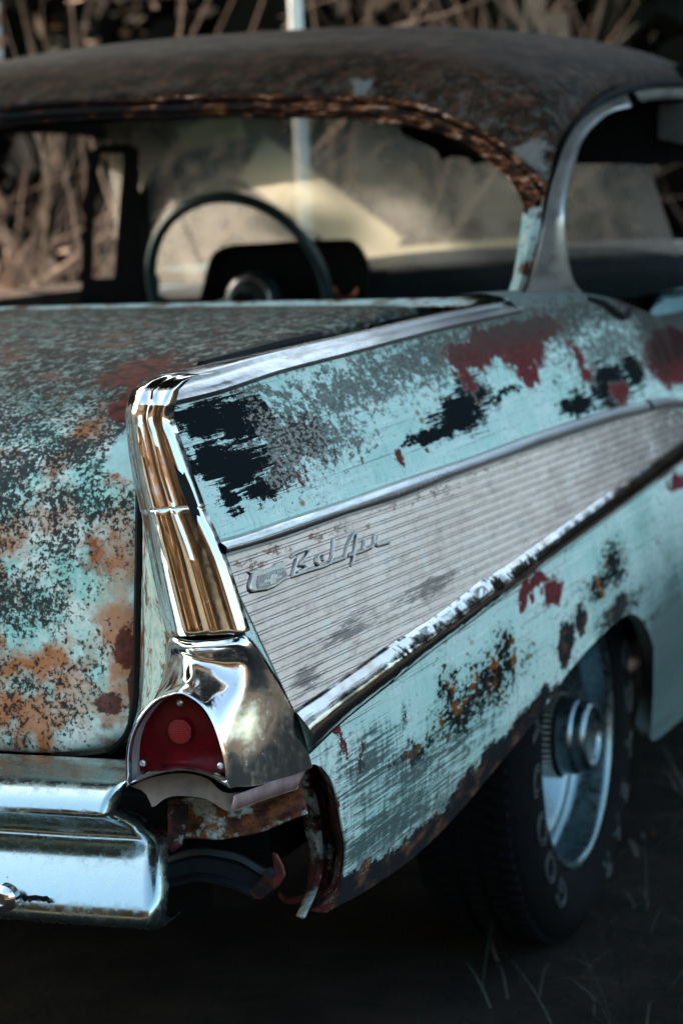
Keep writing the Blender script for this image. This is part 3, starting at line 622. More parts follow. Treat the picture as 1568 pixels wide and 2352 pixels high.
# --- bumper bracket
bu = smooth([(372, 1975), (420, 1957), (465, 1949), (525, 1957), (560, 1968), (612, 2000)], 30); bl = smooth([(372, 2040), (420, 2030), (460, 2022), (525, 2036), (560, 2052), (585, 2066)], 30)
R = []
for t, dy in ((0, .02), (.04, 0), (.18, -.004), (.28, .014), (.75, .016), (.92, -.002), (1, 0), (1, .02)): R.append([Y(*(p*(1-t)+q*t), .10+dy) for p, q in zip(bu, bl)])
MB().grid(R).build('bumper_bracket', M['dash'], car, solid=.002)
bk = [(570, 2046), (606, 2010), (628, 1998), (624, 1960), (634, 1963), (648, 1990), (653, 2012), (640, 2035), (600, 2067), (582, 2064)]
mb = MB().prism([Y(*p, .098) for p in bk], (0, .005, 0)); mb.build('bracket_end', M['rustiron'], car, bevel=.0012, smooth=False)
c = Y(615, 2008, .092); q = [[c+np.array([r*math.cos(a), h, r*math.sin(a)]) for a in np.linspace(0, 2*math.pi, 6, endpoint=False)] for r, h in ((.006, .008), (.006, 0))]
mb = MB().grid(q, True); mb.cap(q[-1]); mb.build('bracket_bolt', M['dash'], car, smooth=False)
# --- bumper
sec = [(.10, .60), (.085, .615), (.045, .619), (.012, .617), (-.012, .613), (-.028, .602), (-.037, .587), (-.034, .583), (-.018, .574), (-.004, .563), (-.001, .556), (-.002, .551), (-.006, .547), (-.018, .538), (-.034, .520), (-.048, .500), (-.054, .486), (-.052, .475), (-.034, .469), (-.026, .463), (.02, .460)]
xe = [.750, .748, .744, .738, .734, .731, .729, .729, .736, .746, .756, .764, .768, .772, .778, .784, .784, .781, .776, .774, .768]
K = 6
rows_ = []
for xk in (-1.0, -.9, -.6, -.3, 0, .3, .5, .62): rows_.append([np.array([xk*(xe[i]/.76 if abs(xk) > .9 else 1)*(.95 if xk < -.95 else 1), a+.006*(xk/.7)**2, b]) for i, (a, b) in enumerate(sec)])
for t in (.0, .5, .8, .93, 1.0): rows_.append([np.array([.68+(xe[i]-.68)*t, a+.006*(.68+(xe[i]-.68)*t)**2/.49, b]) for i, (a, b) in enumerate(sec)])
rows_ = [smooth(r, 110) for r in rows_]
endr = rows_[-1]
rows_ += [[p+np.array([.005, .004, 0]) for p in endr], [p+np.array([.008, .014, 0]) for p in endr], [p+np.array([.004, .040, 0]) for p in endr]]
MB().grid(rows_).build('bumper', M['bumper'], car, angle=65)
bp = bpy.data.objects[-1] if False else [o for o in sc.collection.objects if o.name == 'bumper'][0]
c = Y(8, 2065, -.062); mb = MB(); q = [[c+np.array([r*math.cos(a), -h, r*math.sin(a)]) for a in np.linspace(0, 2*math.pi, 32, endpoint=False)] for r, h in ((.015, -.01), (.0145, .000), (.0095, .005), (.006, .006), (.0055, .003))]
mb.grid(q, True); mb.cap(q[-1]); mb.build('bolt', M['chrome'], bp)
mb = MB()
sl_ = [(50, 2056), (60, 2060), (78, 2058), (95, 2061), (105, 2060), (112, 2067), (100, 2072), (92, 2065), (62, 2064), (58, 2072), (52, 2066)]
mb.prism([Y(*p, -.052) for p in sl_], (0, .004, 0)); mb.build('slot', M['black'], bp, smooth=False)
MB().box((0, .17, .51), (1.45, .02, .09)).build('bumper_bar', M['dark'], car)
# --- boot lid
ls = [(1.19, 1.038), (1.0, 1.043), (.8, 1.040), (.62, 1.032), (.48, 1.018), (.36, .993), (.275, .955), (.222, .905), (.192, .84), (.172, .77), (.158, .70), (.148, .652), (.144, .630), (.144, .615), (.149, .607), (.166, .607)]
xr = [.66, .685, .70, .705, .707, .706, .704, .702, .700, .697, .694, .686, .667, .638, .575, .56]
rr = []
lsm = smooth([(a, b, c) for (a, b), c in zip(ls, xr)], 90)
for a, b, c in lsm:
    row = []
    for s_ in np.linspace(-1, 1, 81):
        e_ = max(0, (abs(s_)-.955)/.045)
        row.append(np.array([s_*c, a+.010*e_**2-.012*(1-s_**2)*(1 if a < .4 else .3), b-.006*s_*s_-.006*e_**2*(1 if a > .3 else 0)]))
    row.append(row[-1]+np.array([-.002, .012, -.008])); row.insert(0, row[0]+np.array([.002, .012, -.008])); rr.append(row)
MB().grid(rr).build('boot_lid', M['lid'], car)
# deck between lid and fin, with the window base behind the lid
R = []
for t in np.linspace(0, 1, 30):
    y_ = .18+t*1.15; z_ = np.interp(y_, [.18, .3, .45, .7, 1.0, 1.33], [.86, .94, .985, 1.002, 1.012, 1.018])
    R.append([(.700, y_, z_-.03), (.716, y_, z_-.018), (.74, y_, z_-.004), (.775, y_, z_-.004)])
MB().grid(R).build('rear_deck', M['tail'], car)
MB().grid([[(x_, 1.20+.02*math.cos(x_*2), 1.028), (x_, 1.28+.03*math.cos(x_*2), 1.036), (x_, 1.33, 1.032), (x_, 1.36, .96)] for x_ in np.linspace(-.74, .74, 40)]).build('window_base', M['tail'], car)
# --- tail panel between boot lid and lamp
tpl = smooth([(324, 1100), (322, 1300), (319, 1500), (316, 1600), (314, 1680), (304, 1745)], 40); tpr = smooth([(345, 1100), (360, 1317), (392, 1455), (390, 1530), (360, 1600), (320, 1670)], 40)
MB().grid([[Y(*(p*(1-t)+q*t), .19-.11*t**.7-.008*math.sin(t*3)) for p, q in zip(tpl, tpr)] for t in np.linspace(-.25, 1, 10) if t >= 0]+[]).build('tail_panel', M['tail'], car)
MB().grid([[(-.74, .22, .40), (.735, .22, .40)], [(-.74, .26, .80), (.735, .26, .80)], [(-.74, .42, .94), (.735, .42, .94)], [(-.74, .9, .98), (.735, .9, .98)]]).build('luggage_bay', M['dark'], car)
# --- roof
def drip(i): return [(.775, 1.50, 1.198), None][i]
RE = [(0, 250), (150, 235), (375, 227), (550, 222), (784, 224), (884, 230), (984, 250), (1064, 285), (1134, 320), (1184, 360), (1224, 395), (1256, 435)]
rey = [1.585, 1.60, 1.615, 1.62, 1.615, 1.60, 1.59, 1.57, 1.55, 1.53, 1.51, 1.49]
re3 = [Y(*p, q) for p, q in zip(RE, rey)]
re3 = smooth(re3, 60)
lead = [np.array([x_, 1.62-.05*(x_/.6)**2, re3[0][2]+(re3[0][0]**2-x_**2)*.06]) for x_ in np.linspace(-.25, re3[0][0]-.02, 3)] if re3[0][0] > -.2 else []
# mirror the visible right half to get the whole edge
half = [p for p in re3 if p[0] >= 0]; x0 = half[0]
half = [np.array([0, 1.62, x0[2]])]+half[1:]
half = smooth(half, 40)
def section(yc, zc, ye, xe_, ze, pw=2.5):
    out = []
    for s_ in np.linspace(0, 1, 40):
        th = s_*math.pi/2; xx = xe_*math.sin(th)**.9; k = (1-math.sin(th)**pw)
        out.append(np.array([xx, yc+(ye-yc)*math.sin(th)**2, ze+(zc-ze)*k**.55]))
    return out
d1, d2, d3, d4 = X(1285, 318, .775), X(1360, 230, .765), X(1426, 199, .755), X(1568, 187, .745)
rf = [half, section(1.80, half[0][2]+.075, d1[1], d1[0], d1[2]), section(1.98, 1.472, d2[1], d2[0], d2[2]), section(2.15, 1.494, d3[1], d3[0], d3[2], 2.3), section(2.45, 1.497, d4[1], d4[0], d4[2], 2.3),
      section(2.75, 1.475, 2.85, .72, d4[2]-.015, 2.3), section(2.98, 1.415, 2.93, .66, 1.325, 2.3)]
rf = crom(rf, 6)
full = [[np.array([-p[0], p[1], p[2]]) for p in r[:0:-1]]+list(r) for r in rf]
MB().grid(full).build('roof', M['roof'], car, solid=.004)
# headliner under it, dark
MB().grid([[p*np.array([.97, 1, 1])+np.array([0, .03, -.035]) for p in r] for r in full]).build('headliner', M['dark'], car)
# rear window channel
HU = RE; HL = [(0, 288), (200, 276), (400, 271), (550, 267), (784, 272), (909, 287), (1009, 305), (1084, 340), (1134, 380), (1174, 417), (1194, 452), (1206, 492)]
hu = smooth([Y(*p, q-.002) for p, q in zip(RE, rey)], 90); hl = smooth([Y(*p, q-.010) for p, q in zip(HL, rey)], 90)
R = []
for t, dy, dz in ((-.02, .0, .003), (.02, -.004, 0), (.10, -.003, 0), (.16, .012, 0), (.26, .012, 0), (.32, -.002, 0), (.62, -.006, 0), (.70, .003, 0), (.86, .003, 0), (.93, -.006, 0), (1, -.004, 0), (1, .03, 0)):
    R.append([a*(1-t)+b*t+np.array([0, dy, dz]) for a, b in zip(hu, hl)])
hd = MB().grid(R); hd.grid([[p*np.array([-1, 1, 1]) for p in r if p[0] > .1] for r in R]); hd.build('rear_window_channel', M['header'], car)
# painted inner pillar
pu = smooth([(1200, 488), (1190, 560), (1180, 625), (1172, 655), (1158, 690)], 20); pv = smooth([(1246, 470), (1234, 560), (1214, 640), (1204, 670), (1190, 697)], 20)
MB().grid([[Y(*p, 1.53)+np.array([0, .05, 0]) for p in pu], [Y(*p, 1.485) for p in pu], [Y(*(p*.5+q*.5), 1.478) for p, q in zip(pu, pv)], [Y(*q, 1.485) for q in pv], [Y(*q, 1.50) for q in pv]]).build('rear_pillar', M['pillar'], car)
# chrome sail panel and window frame
so = [(1190, 697), (1214, 650), (1234, 575), (1249, 500), (1260, 440), (1277, 385), (1299, 325), (1334, 278), (1384, 240), (1439, 217)]
si = [(1336, 672), (1314, 640), (1301, 575), (1296, 500), (1300, 450), (1318, 380), (1334, 330), (1359, 293), (1399, 260), (1449, 245)]
a, b = smooth(so, 60), smooth(si, 60)
R = [[X(*(p*(1-t)+q*t), .772+o_) for p, q in zip(a, b)] for t, o_ in ((0, -.014), (0, .002), (.06, .006), (.2, .006), (.5, .002), (.85, .003), (.95, .006), (1, .002), (1, -.02))]
MB().grid(R).build('sail_panel', M['trim'], car, angle=60)
a, b = smooth([(1455, 209), (1500, 202), (1568, 200), (1640, 203)], 20), smooth([(1472, 234), (1500, 229), (1568, 226), (1640, 229)], 20)
MB().grid([[X(*(p*(1-t)+q*t), .757+o_) for p, q in zip(a, b)] for t, o_ in ((0, -.01), (0, .002), (.5, .005), (1, .002), (1, -.02))]).build('window_frame', M['trim'], car)
# black weather strip between roof and frame
a = smooth([(1200, 690), (1222, 640), (1243, 560), (1256, 480), (1264, 425), (1280, 370), (1301, 318), (1335, 268), (1385, 228), (1440, 205), (1500, 193), (1568, 190), (1640, 193)], 60)
MB().tube([X(*p, .768) for p in a], .008, 8).build('weather_strip_or_gap', M['seal_and_gap'], car)
a = smooth([(1200, 697), (1260, 690), (1335, 677)], 12)
MB().tube([X(*p, .772) for p in a], .004, 6).build('weather_strip_or_gap', M['seal_and_gap'], car)
# chip of broken sealing on the shoulder
a = smooth([(1350, 685), (1380, 697), (1402, 715), (1425, 728), (1440, 722), (1446, 712)], 14)
MB().tube([S(*p, .001) for p in a], [.003, .005, .006, .007, .008, .009, .009, .010, .010, .009, .007, .006, .005, .004], 6).build('broken_seal', M['seal_and_gap'], car)
# torn headliner hanging down
th = [(905, 268), (916, 287), (924, 310), (960, 327), (999, 345), (1006, 358), (1014, 368), (1030, 362), (1049, 360), (1062, 362), (1079, 367), (1084, 380), (1104, 374), (1124, 370), (1240, 366), (1330, 376), (1430, 376), (1500, 380), (1568, 372), (1620, 372), (1620, 150), (905, 150)]
MB().prism([Y(*p, 2.55) for p in th], (0, .004, 0)).build('torn_headliner', M['dark'], car, smooth=False)
vs = [(1512, 240), (1568, 236), (1600, 300), (1600, 335), (1555, 330), (1508, 318)]
MB().prism([Y(*p, 2.52) for p in vs], (0, .006, 0)).build('sun_visor', mat_simple('visor_vinyl', (.05, .055, .055), .6), car, smooth=False, bevel=.002)
# --- windscreen and left pillar
wl = [(326, 640), (327, 525), (340, 425), (352, 365), (380, 325), (425, 297), (500, 280), (600, 270)]
def wy(x_): return 3.02-.16*(abs(x_)/.7)**3
gw = []
for s_ in np.linspace(-1, 1, 60):
    x_ = s_*.66
    gw.append([np.array([x_*(1-.12*t), wy(x_)-.20*t, .98+.42*t]) for t in np.linspace(0, 1, 20)])
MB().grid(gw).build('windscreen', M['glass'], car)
# left body: pillar, quarter light, door top
def pz(lst, y_): return [Y(*p, y_) for p in lst]
mb = MB()
lp = [(298, 700), (300, 600), (306, 450), (322, 370), (345, 310), (385, 270), (470, 265), (425, 296), (380, 325), (352, 365), (340, 425), (328, 525), (326, 620), (345, 640), (345, 700)]
mb.prism(pz(lp, 2.82), (0, .05, 0)); mb.build('front_pillar', M['dark'], car, smooth=False)
mb = MB()
ql = [(186, 700), (190, 560), (200, 400), (207, 335), (270, 330), (320, 330), (320, 700)]
qi = [(213, 640), (216, 520), (224, 400), (232, 352), (285, 352), (272, 500), (262, 638)]
A_, B_ = pz(ql, 2.72), pz(qi, 2.72)
oo = resamp(np.array(ql+[ql[0]]), 29)[:-1]; ii = resamp(np.array(qi+[qi[0]]), 29)[:-1]
R = [[Y(*p, 2.70) for p in oo], [Y(*p, 2.70) for p in ii], [Y(*p, 2.72) for p in ii], [Y(*p, 2.72) for p in oo], [Y(*p, 2.70) for p in oo]]
mb.grid(R, True); mb.build('quarter_light_frame', M['dark'], car, smooth=False)
mb = MB(); mb.cap([Y(*p, 2.71) for p in qi]); mb.build('quarter_light', M['clear'], car, smooth=False)
mb = MB().grid([[(-.82, .9, 1.0), (-.82, 3.4, .98)], [(-.78, .9, 1.015), (-.78, 3.4, .985)], [(-.70, .9, 1.005), (-.70, 3.4, .975)], [(-.68, .9, .3), (-.68, 3.4, .3)]]); mb.build('door_top', M['side'], car, angle=80)
mb = MB().grid([[(.68, .9, .30), (.68, 3.4, .30)], [(.68, .9, 1.0), (.68, 3.4, .93)], [(.74, .9, 1.015), (.74, 3.4, .94)]]); mb.build('door_card', M['dark'], car)
MB().grid([[(-.7, .4, .35), (.7, .4, .35)], [(-.7, 3.5, .35), (.7, 3.5, .35)]]).build('floor_pan', M['dark'], car)
MB().grid([[(-.72, 3.45, .3), (.72, 3.45, .3)], [(-.72, 3.2, .97), (.72, 3.2, .97)]]).build('bulkhead', M['dark'], car)
# front bench
sb = []
for yy, zz in ((2.15, .55), (2.10, .80), (2.12, .90), (2.17, .92), (2.24, .90), (2.30, .75), (2.36, .62), (2.75, .64), (2.80, .60), (2.80, .40)): sb.append([(x_, yy, zz-.02*(abs(x_)/.6)**4) for x_ in np.linspace(-.62, .62, 20)])
MB().grid(crom(sb, 3)).build('front_bench', M['dark'], car)
# bonnet and front wings, beyond the windscreen
bn = []
for y_, zc, ze, xx in ((3.1, 1.01, .97, .76), (3.5, 1.0, .965, .80), (4.2, .97, .95, .84), (4.9, .90, .90, .84), (5.05, .78, .80, .80), (5.08, .45, .45, .78)): bn.append([(x_*xx, y_, ze+(zc-ze)*(1-x_*x_)+.03*math.exp(-((abs(x_)-.9)/.12)**2)) for x_ in np.linspace(-1, 1, 41)])
MB().grid(crom(bn, 6)).build('bonnet', M['bluepaint'], car)
# --- dashboard
def band_y(name, up, lo_, y0, y1, mat, rnd=True):
    a, b = smooth(up, 40), smooth(lo_, 40)
    R = [[Y(*p, y1) for p in a], [Y(*(p*.9+q*.1), (y0+y1)/2) for p, q in zip(a, b)], [Y(*(p*.7+q*.3), y0) for p, q in zip(a, b)], [Y(*q, y0+.03) for q in b]]
    return MB().grid(crom(R, 4)).build(name, mat, car)
band_y('dashboard', [(330, 655), (480, 650), (700, 620), (850, 592), (1000, 575), (1180, 567), (1300, 560), (1450, 551), (1620, 550)], [(330, 760), (480, 760), (700, 760), (850, 750), (1000, 740), (1180, 740), (1300, 740), (1450, 740), (1620, 740)], 2.86, 2.98, M['dash'])
ho = smooth([(455, 700), (470, 640), (480, 600), (495, 577), (530, 563), (600, 558), (700, 552), (784, 550), (809, 551), (829, 568), (845, 600), (850, 640), (848, 700)], 60)
MB().grid([[Y(*p, 2.98) for p in ho], [Y(*p, 2.74) for p in ho], [Y(650+(p[0]-650)*.94, 700+(p[1]-700)*.92, 2.76) for p in ho], [Y(650+(p[0]-650)*.1, 700+(p[1]-700)*.1, 2.78) for p in ho]]).build('instrument_hood', M['dark'], car)
def ringm(name, px, py, rpx, y_, tube, mat, parent=car, a0=0, a1=2*math.pi, tilt=0, n=64, sq=1.0):
    c = Y(px, py, y_); r = abs(Y(px+rpx, py, y_)[0]-c[0])*math.cos(.15); P = []
    for a in np.linspace(a0, a1, n): P.append(c+np.array([r*math.cos(a), r*sq*math.sin(a)*math.sin(tilt), r*sq*math.sin(a)*math.cos(tilt)]))
    return MB().tube(P, tube, 10, cap=abs(a1-a0) < 6.2, up=(0, -1, 0)).build(name, mat, parent)
ringm('gauge_ring', 795, 655, 28, 2.76, .004, M['copper'], a0=math.pi*1.05, a1=math.pi*1.9)
sw = empty('steering_wheel'); sw.parent = car
ringm('rim', 548, 668, 204, 2.66, .0125, M['rim_w'], sw, tilt=-.35, n=96, sq=1.06)
c = Y(572, 690, 2.70)
mb = MB(); q = [[c+np.array([r*math.cos(a), -h, r*math.sin(a)]) for a in np.linspace(0, 2*math.pi, 40, endpoint=False)] for r, h in ((.060, -.04), (.056, .0), (.048, .012), (.042, .006), (.03, .010), (.012, .014))]
mb.grid(q, True); mb.cap(q[-1]); mb.build('hub', M['dash'], sw)
ringm('horn_ring', 572, 690, 47, 2.68, .0035, M['trim'], sw)
cc = Y(548, 690, 2.66)
for sg in (-1, 1):
    MB().tube([cc+np.array([sg*.03, .02, -.01]), cc+np.array([sg*.12, .01, -.03]), cc+np.array([sg*.205, 0, -.02])], [.014, .010, .011], 8).build('spoke', M['rim_w'], sw)
MB().tube([cc+np.array([0, .02, 0]), cc+np.array([0, .45, -.22])], .025, 12).build('column', M['dark'], sw)
# front wing crest with a bit of brightwork
a = smooth([(1480, 735), (1490, 700), (1510, 675), (1540, 668), (1600, 655)], 20); b = smooth([(1480, 800), (1500, 790), (1520, 780), (1560, 780), (1600, 780)], 20)
MB().grid([[X(*p, .70) for p in a], [X(*(p*.8+q*.2), .75) for p, q in zip(a, b)], [X(*q, .80) for q in b]]).build('front_wing', M['bluepaint'], car)
# --- wheel
def wheel(cx, cy, cz, sgn=1, letters=True):
    g = empty('wheel'); g.parent = car
    ty = [(.205, .078), (.212, .092), (.230, .102), (.258, .105), (.284, .099), (.304, .084), (.313, .070), (.317, .03), (.318, 0), (.317, -.03), (.313, -.07), (.304, -.084), (.26, -.100), (.212, -.090), (.20, -.07)]
    MB().lathe(smooth(ty, 50), (cx, cy, cz), n=120, sgn=sgn).build('tyre', M['tyre'], g)
    tr = MB()
    for k in range(90):
        a = k/90*2*math.pi
        for s_, o_ in ((-.062, 0), (-.036, .5), (.036, .5), (.062, 0), (.0, .25)):
            aa = a+o_*2*math.pi/90; Mx = Matrix.Rotation(aa, 3, 'X') @ Matrix.Rotation(.5 if s_ > 0 else -.5, 3, 'Z')
            ctr = np.array([cx+s_*sgn, cy+.3175*math.cos(aa), cz+.3175*math.sin(aa)])
            tr.box(ctr, (.022, .007, .012), Matrix.Rotation(aa, 3, 'X') @ Matrix.Rotation(math.pi/2, 3, 'X'))
    tr.build('tread_blocks', M['tyre'], g, smooth=False)
    rm = [(.205, .072), (.210, .088), (.205, .092), (.198, .088), (.195, .070), (.190, .040), (.178, .032), (.165, .034), (.150, .020), (.120, -.010), (.085, -.016), (.07, -.010), (.03, -.005), (.001, -.005)]
    MB().lathe(smooth(rm, 50), (cx, cy, cz), n=96, sgn=sgn).build('rim', M['rimsteel'], g, angle=50)
    cpn = empty('hub_cap'); cpn.parent = g
    cp = [(.066, -.012), (.066, .066), (.061, .071), (.060, .092), (.056, .096), (.055, .110), (.050, .116), (.044, .116), (.040, .110), (.02, .106), (.001, .106)]
    MB().lathe(resamp(cp[2:], 50), (cx, cy, cz), n=64, sgn=sgn).build('cap_shell', M['rimsteel'], cpn, angle=35)
    MB().lathe([(.064, -.012), (.064, .066), (.060, .071)], (cx, cy, cz), n=64, sgn=sgn).build('cap_barrel', M['dark'], cpn)
    fl_ = MB()
    for k in range(44):
        a = k/44*2*math.pi; fl_.box((cx+.032*sgn, cy+.0672*math.cos(a), cz+.0655*math.sin(a)), (.066, .0036, .0036), Matrix.Rotation(a, 3, 'X') @ Matrix.Rotation(math.pi/2, 3, 'X'))
    o = fl_.build('cap_flutes', M['steel'], cpn, smooth=False)
    for k in range(6): pass
    return g
HX, HY, HZ = .747, 1.37, .345
wh = wheel(HX, HY, HZ)
wheel(-.747, HY, HZ, -1); wheel(.747, HY+2.92, HZ); wheel(-.747, HY+2.92, HZ, -1)
# raised outline letters moulded round the sidewall
def text_on_tyre(word, a_start, step, parent):
    for i, ch in enumerate(word):
        cu = bpy.data.curves.new('raised_letter', 'FONT'); cu.body = ch; cu.size = .056; cu.align_x = 'CENTER'; cu.align_y = 'CENTER'
        cu.fill_mode = 'NONE'; cu.bevel_depth = .0011; cu.extrude = 0
        tmp = bpy.data.objects.new('tmp', cu); sc.collection.objects.link(tmp)
        dg = bpy.context.evaluated_depsgraph_get(); me = bpy.data.meshes.new_from_object(tmp.evaluated_get(dg))
        bpy.data.objects.remove(tmp); me.materials.clear(); me.materials.append(M['letter'])
        a = a_start-i*step
        # letter plane: x -> tangential (clockwise seen from outside), y -> radial
        rad = Vector((0, math.cos(a), math.sin(a))); tan = Vector((0, math.sin(a), -math.cos(a)))
        for v in me.vertices:
            x_, y_ = v.co.x*1.25, v.co.y
            r = .258+y_; aa = a-x_/.258
            v.co = Vector((HX+.1045-max(0, abs(r-.258)-.010)*.12+v.co.z, HY+r*math.cos(aa), HZ+r*math.sin(aa)))
        for p in me.polygons: p.use_smooth = True
        o = bpy.data.objects.new('raised_letter', me); sc.collection.objects.link(o); o.parent = parent
text_on_tyre('GOODYEAR', math.radians(232), math.radians(17), wh)
text_on_tyre('GOODYEAR', math.radians(52), math.radians(17), wh)
# ------------------------------------------------------------------ the place
def mat_ground():
    m = NM('soil'); x, y, z = m.sep()
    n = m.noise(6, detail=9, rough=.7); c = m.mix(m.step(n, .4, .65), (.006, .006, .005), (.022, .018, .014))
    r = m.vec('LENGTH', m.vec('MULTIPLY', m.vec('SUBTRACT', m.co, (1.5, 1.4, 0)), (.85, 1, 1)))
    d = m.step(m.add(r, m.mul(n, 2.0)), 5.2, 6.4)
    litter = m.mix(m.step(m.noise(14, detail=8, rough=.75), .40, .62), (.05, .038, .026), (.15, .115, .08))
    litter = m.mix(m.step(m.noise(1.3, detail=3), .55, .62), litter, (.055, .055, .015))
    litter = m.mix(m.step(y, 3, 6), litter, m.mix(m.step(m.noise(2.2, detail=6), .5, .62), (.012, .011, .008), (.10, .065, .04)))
    return m.out(m.mix(d, c, litter), rough=.95, normal=m.bump(m.noise(60, detail=8), .8, .02), Specular_IOR_Level=.15)
gr = MB(); N = 60
xsn = np.sign(np.linspace(-1, 1, N))*np.abs(np.linspace(-1, 1, N))**2.2*300
gr.grid([[(x_, y_, 0.012*math.sin(x_*1.7)*math.cos(y_*1.3)+.022 if abs(x_) < 40 and abs(y_) < 40 else 0) for x_ in xsn] for y_ in xsn])
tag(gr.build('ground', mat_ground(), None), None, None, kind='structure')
# sticks / branches
def mat_wood(name, a, b):
    m = NM(name); n = m.noise(30, (1, 1, .2), detail=6, rough=.7)
    return m.out(m.mix(m.step(n, .35, .65), a, b), rough=.85, normal=m.bump(n, .4, .004), Specular_IOR_Level=.2)
M['twig'] = mat_wood('dead_twigs', (.12, .075, .055), (.36, .24, .18)); M['trunk'] = mat_wood('bark', (.05, .038, .03), (.15, .11, .085))
def limb(mb, p, d, length, r, depth, wander=.25, n=6):
    P = [np.array(p, float)]; d = np.array(d, float)/np.linalg.norm(d)
    for i in range(n):
        d = d+rng.normal(0, wander, 3)*.5; d[2] += .03; d /= np.linalg.norm(d); P.append(P[-1]+d*length/n)
        if depth > 0 and i > 0 and rng.random() < .75:
            e = d+rng.normal(0, .75, 3); limb(mb, P[-1], e, length*rng.uniform(.4, .65), r*.55*(1-i/n*.5), depth-1, wander, 5)
    rr_ = [r*(1-.75*i/n) for i in range(n+1)]
    mb.tube(P, rr_, 5, cap=False)
# thicket: one mass of tangled dead brush beyond the car
mb = MB()
def camxy(px, dist):                # ground point seen at picture column px at this distance from the lens
    d = ray(px, 362); d = d/np.linalg.norm(d[:2]); return CAM[:2]+d[:2]*dist
for k in range(46):
    dist = rng.uniform(8.4, 13.0); px = rng.uniform(-500, 2100); thin = rng.random() < .6
    c = camxy(px, dist); th_ = rng.normal(0, .55, 2)
    limb(mb, (c[0], c[1], -.02), (th_[0], th_[1], rng.uniform(.4, 1.2)), rng.uniform(1.2, 3.0), rng.uniform(.006, .014) if thin else rng.uniform(.018, .034), 2, .13)
tag(mb.build('brush_thicket', M['twig'], None), 'tangled mass of bare dead branches behind the car', 'thicket', kind='stuff')
mb = MB()
for k in range(80):
    c = camxy(rng.uniform(-300, 620), rng.uniform(7.2, 9.6)); a_ = rng.uniform(0, 6.28)
    limb(mb, (c[0], c[1], rng.uniform(0, .8)), (math.cos(a_), math.sin(a_), rng.uniform(-.1, .9)), rng.uniform(.6, 1.5), rng.uniform(.006, .018), 1, .12)
tag(mb.build('fallen_branches', M['twig'], None), 'heap of fallen sticks and dry leaves beyond the left side window', 'branches', kind='stuff')
def scatter(name, label, cat, pts, n, ls, mat, sp=.25):
    P = np.array(pts)[rng.integers(0, len(pts), n)]+rng.normal(0, sp, (n, 3)); P[:, 2] = abs(P[:, 2])
    a = rng.normal(0, 1, (n, 3)); a /= np.linalg.norm(a, axis=1)[:, None]; b = np.cross(a, rng.normal(0, 1, (n, 3))); b /= np.linalg.norm(b, axis=1)[:, None]
    s_ = rng.uniform(.5, 1.4, (n, 1))*ls; V = np.stack([P-a*s_, P+b*s_*.5, P+a*s_, P-b*s_*.5], 1).reshape(-1, 3)
    me = bpy.data.meshes.new(name); me.from_pydata([tuple(v) for v in V], [], [(4*i, 4*i+1, 4*i+2, 4*i+3) for i in range(n)]); me.materials.append(mat)
    o = bpy.data.objects.new(name, me); sc.collection.objects.link(o); return tag(o, label, cat, kind='stuff')
M['dryleaf'] = mat_simple('dry_leaf', (.26, .15, .075), .7, 0, 3, .5, 0, .1); M['paleleaf'] = mat_simple('pale_dry_leaf', (.42, .30, .22), .7, 0, 3, .5, 0, .1)
cl = []
for px, dd, zz in ((90, 8.2, .35), (130, 8.4, .55), (60, 8.0, .2), (150, 8.6, .25), (10, 8.4, .8), (20, 9, .3), (640, 8.8, .25), (450, 8.6, .2)): cc_ = camxy(px, dd); cl.append((cc_[0], cc_[1], zz))
scatter('dry_leaf_clumps', 'pale dry leaves caught in the sticks beyond the left side window', 'leaves', cl, 1100, .045, M['paleleaf'], .13)
cl = []
for k in range(60): cc_ = camxy(rng.uniform(-400, 2000), rng.uniform(9, 13.5)); cl.append((cc_[0], cc_[1], rng.uniform(.2, 2.1)))
scatter('hanging_leaves', 'brown withered leaves hanging in the dead branches', 'leaves', cl, 2600, .04, M['paleleaf'], .22)
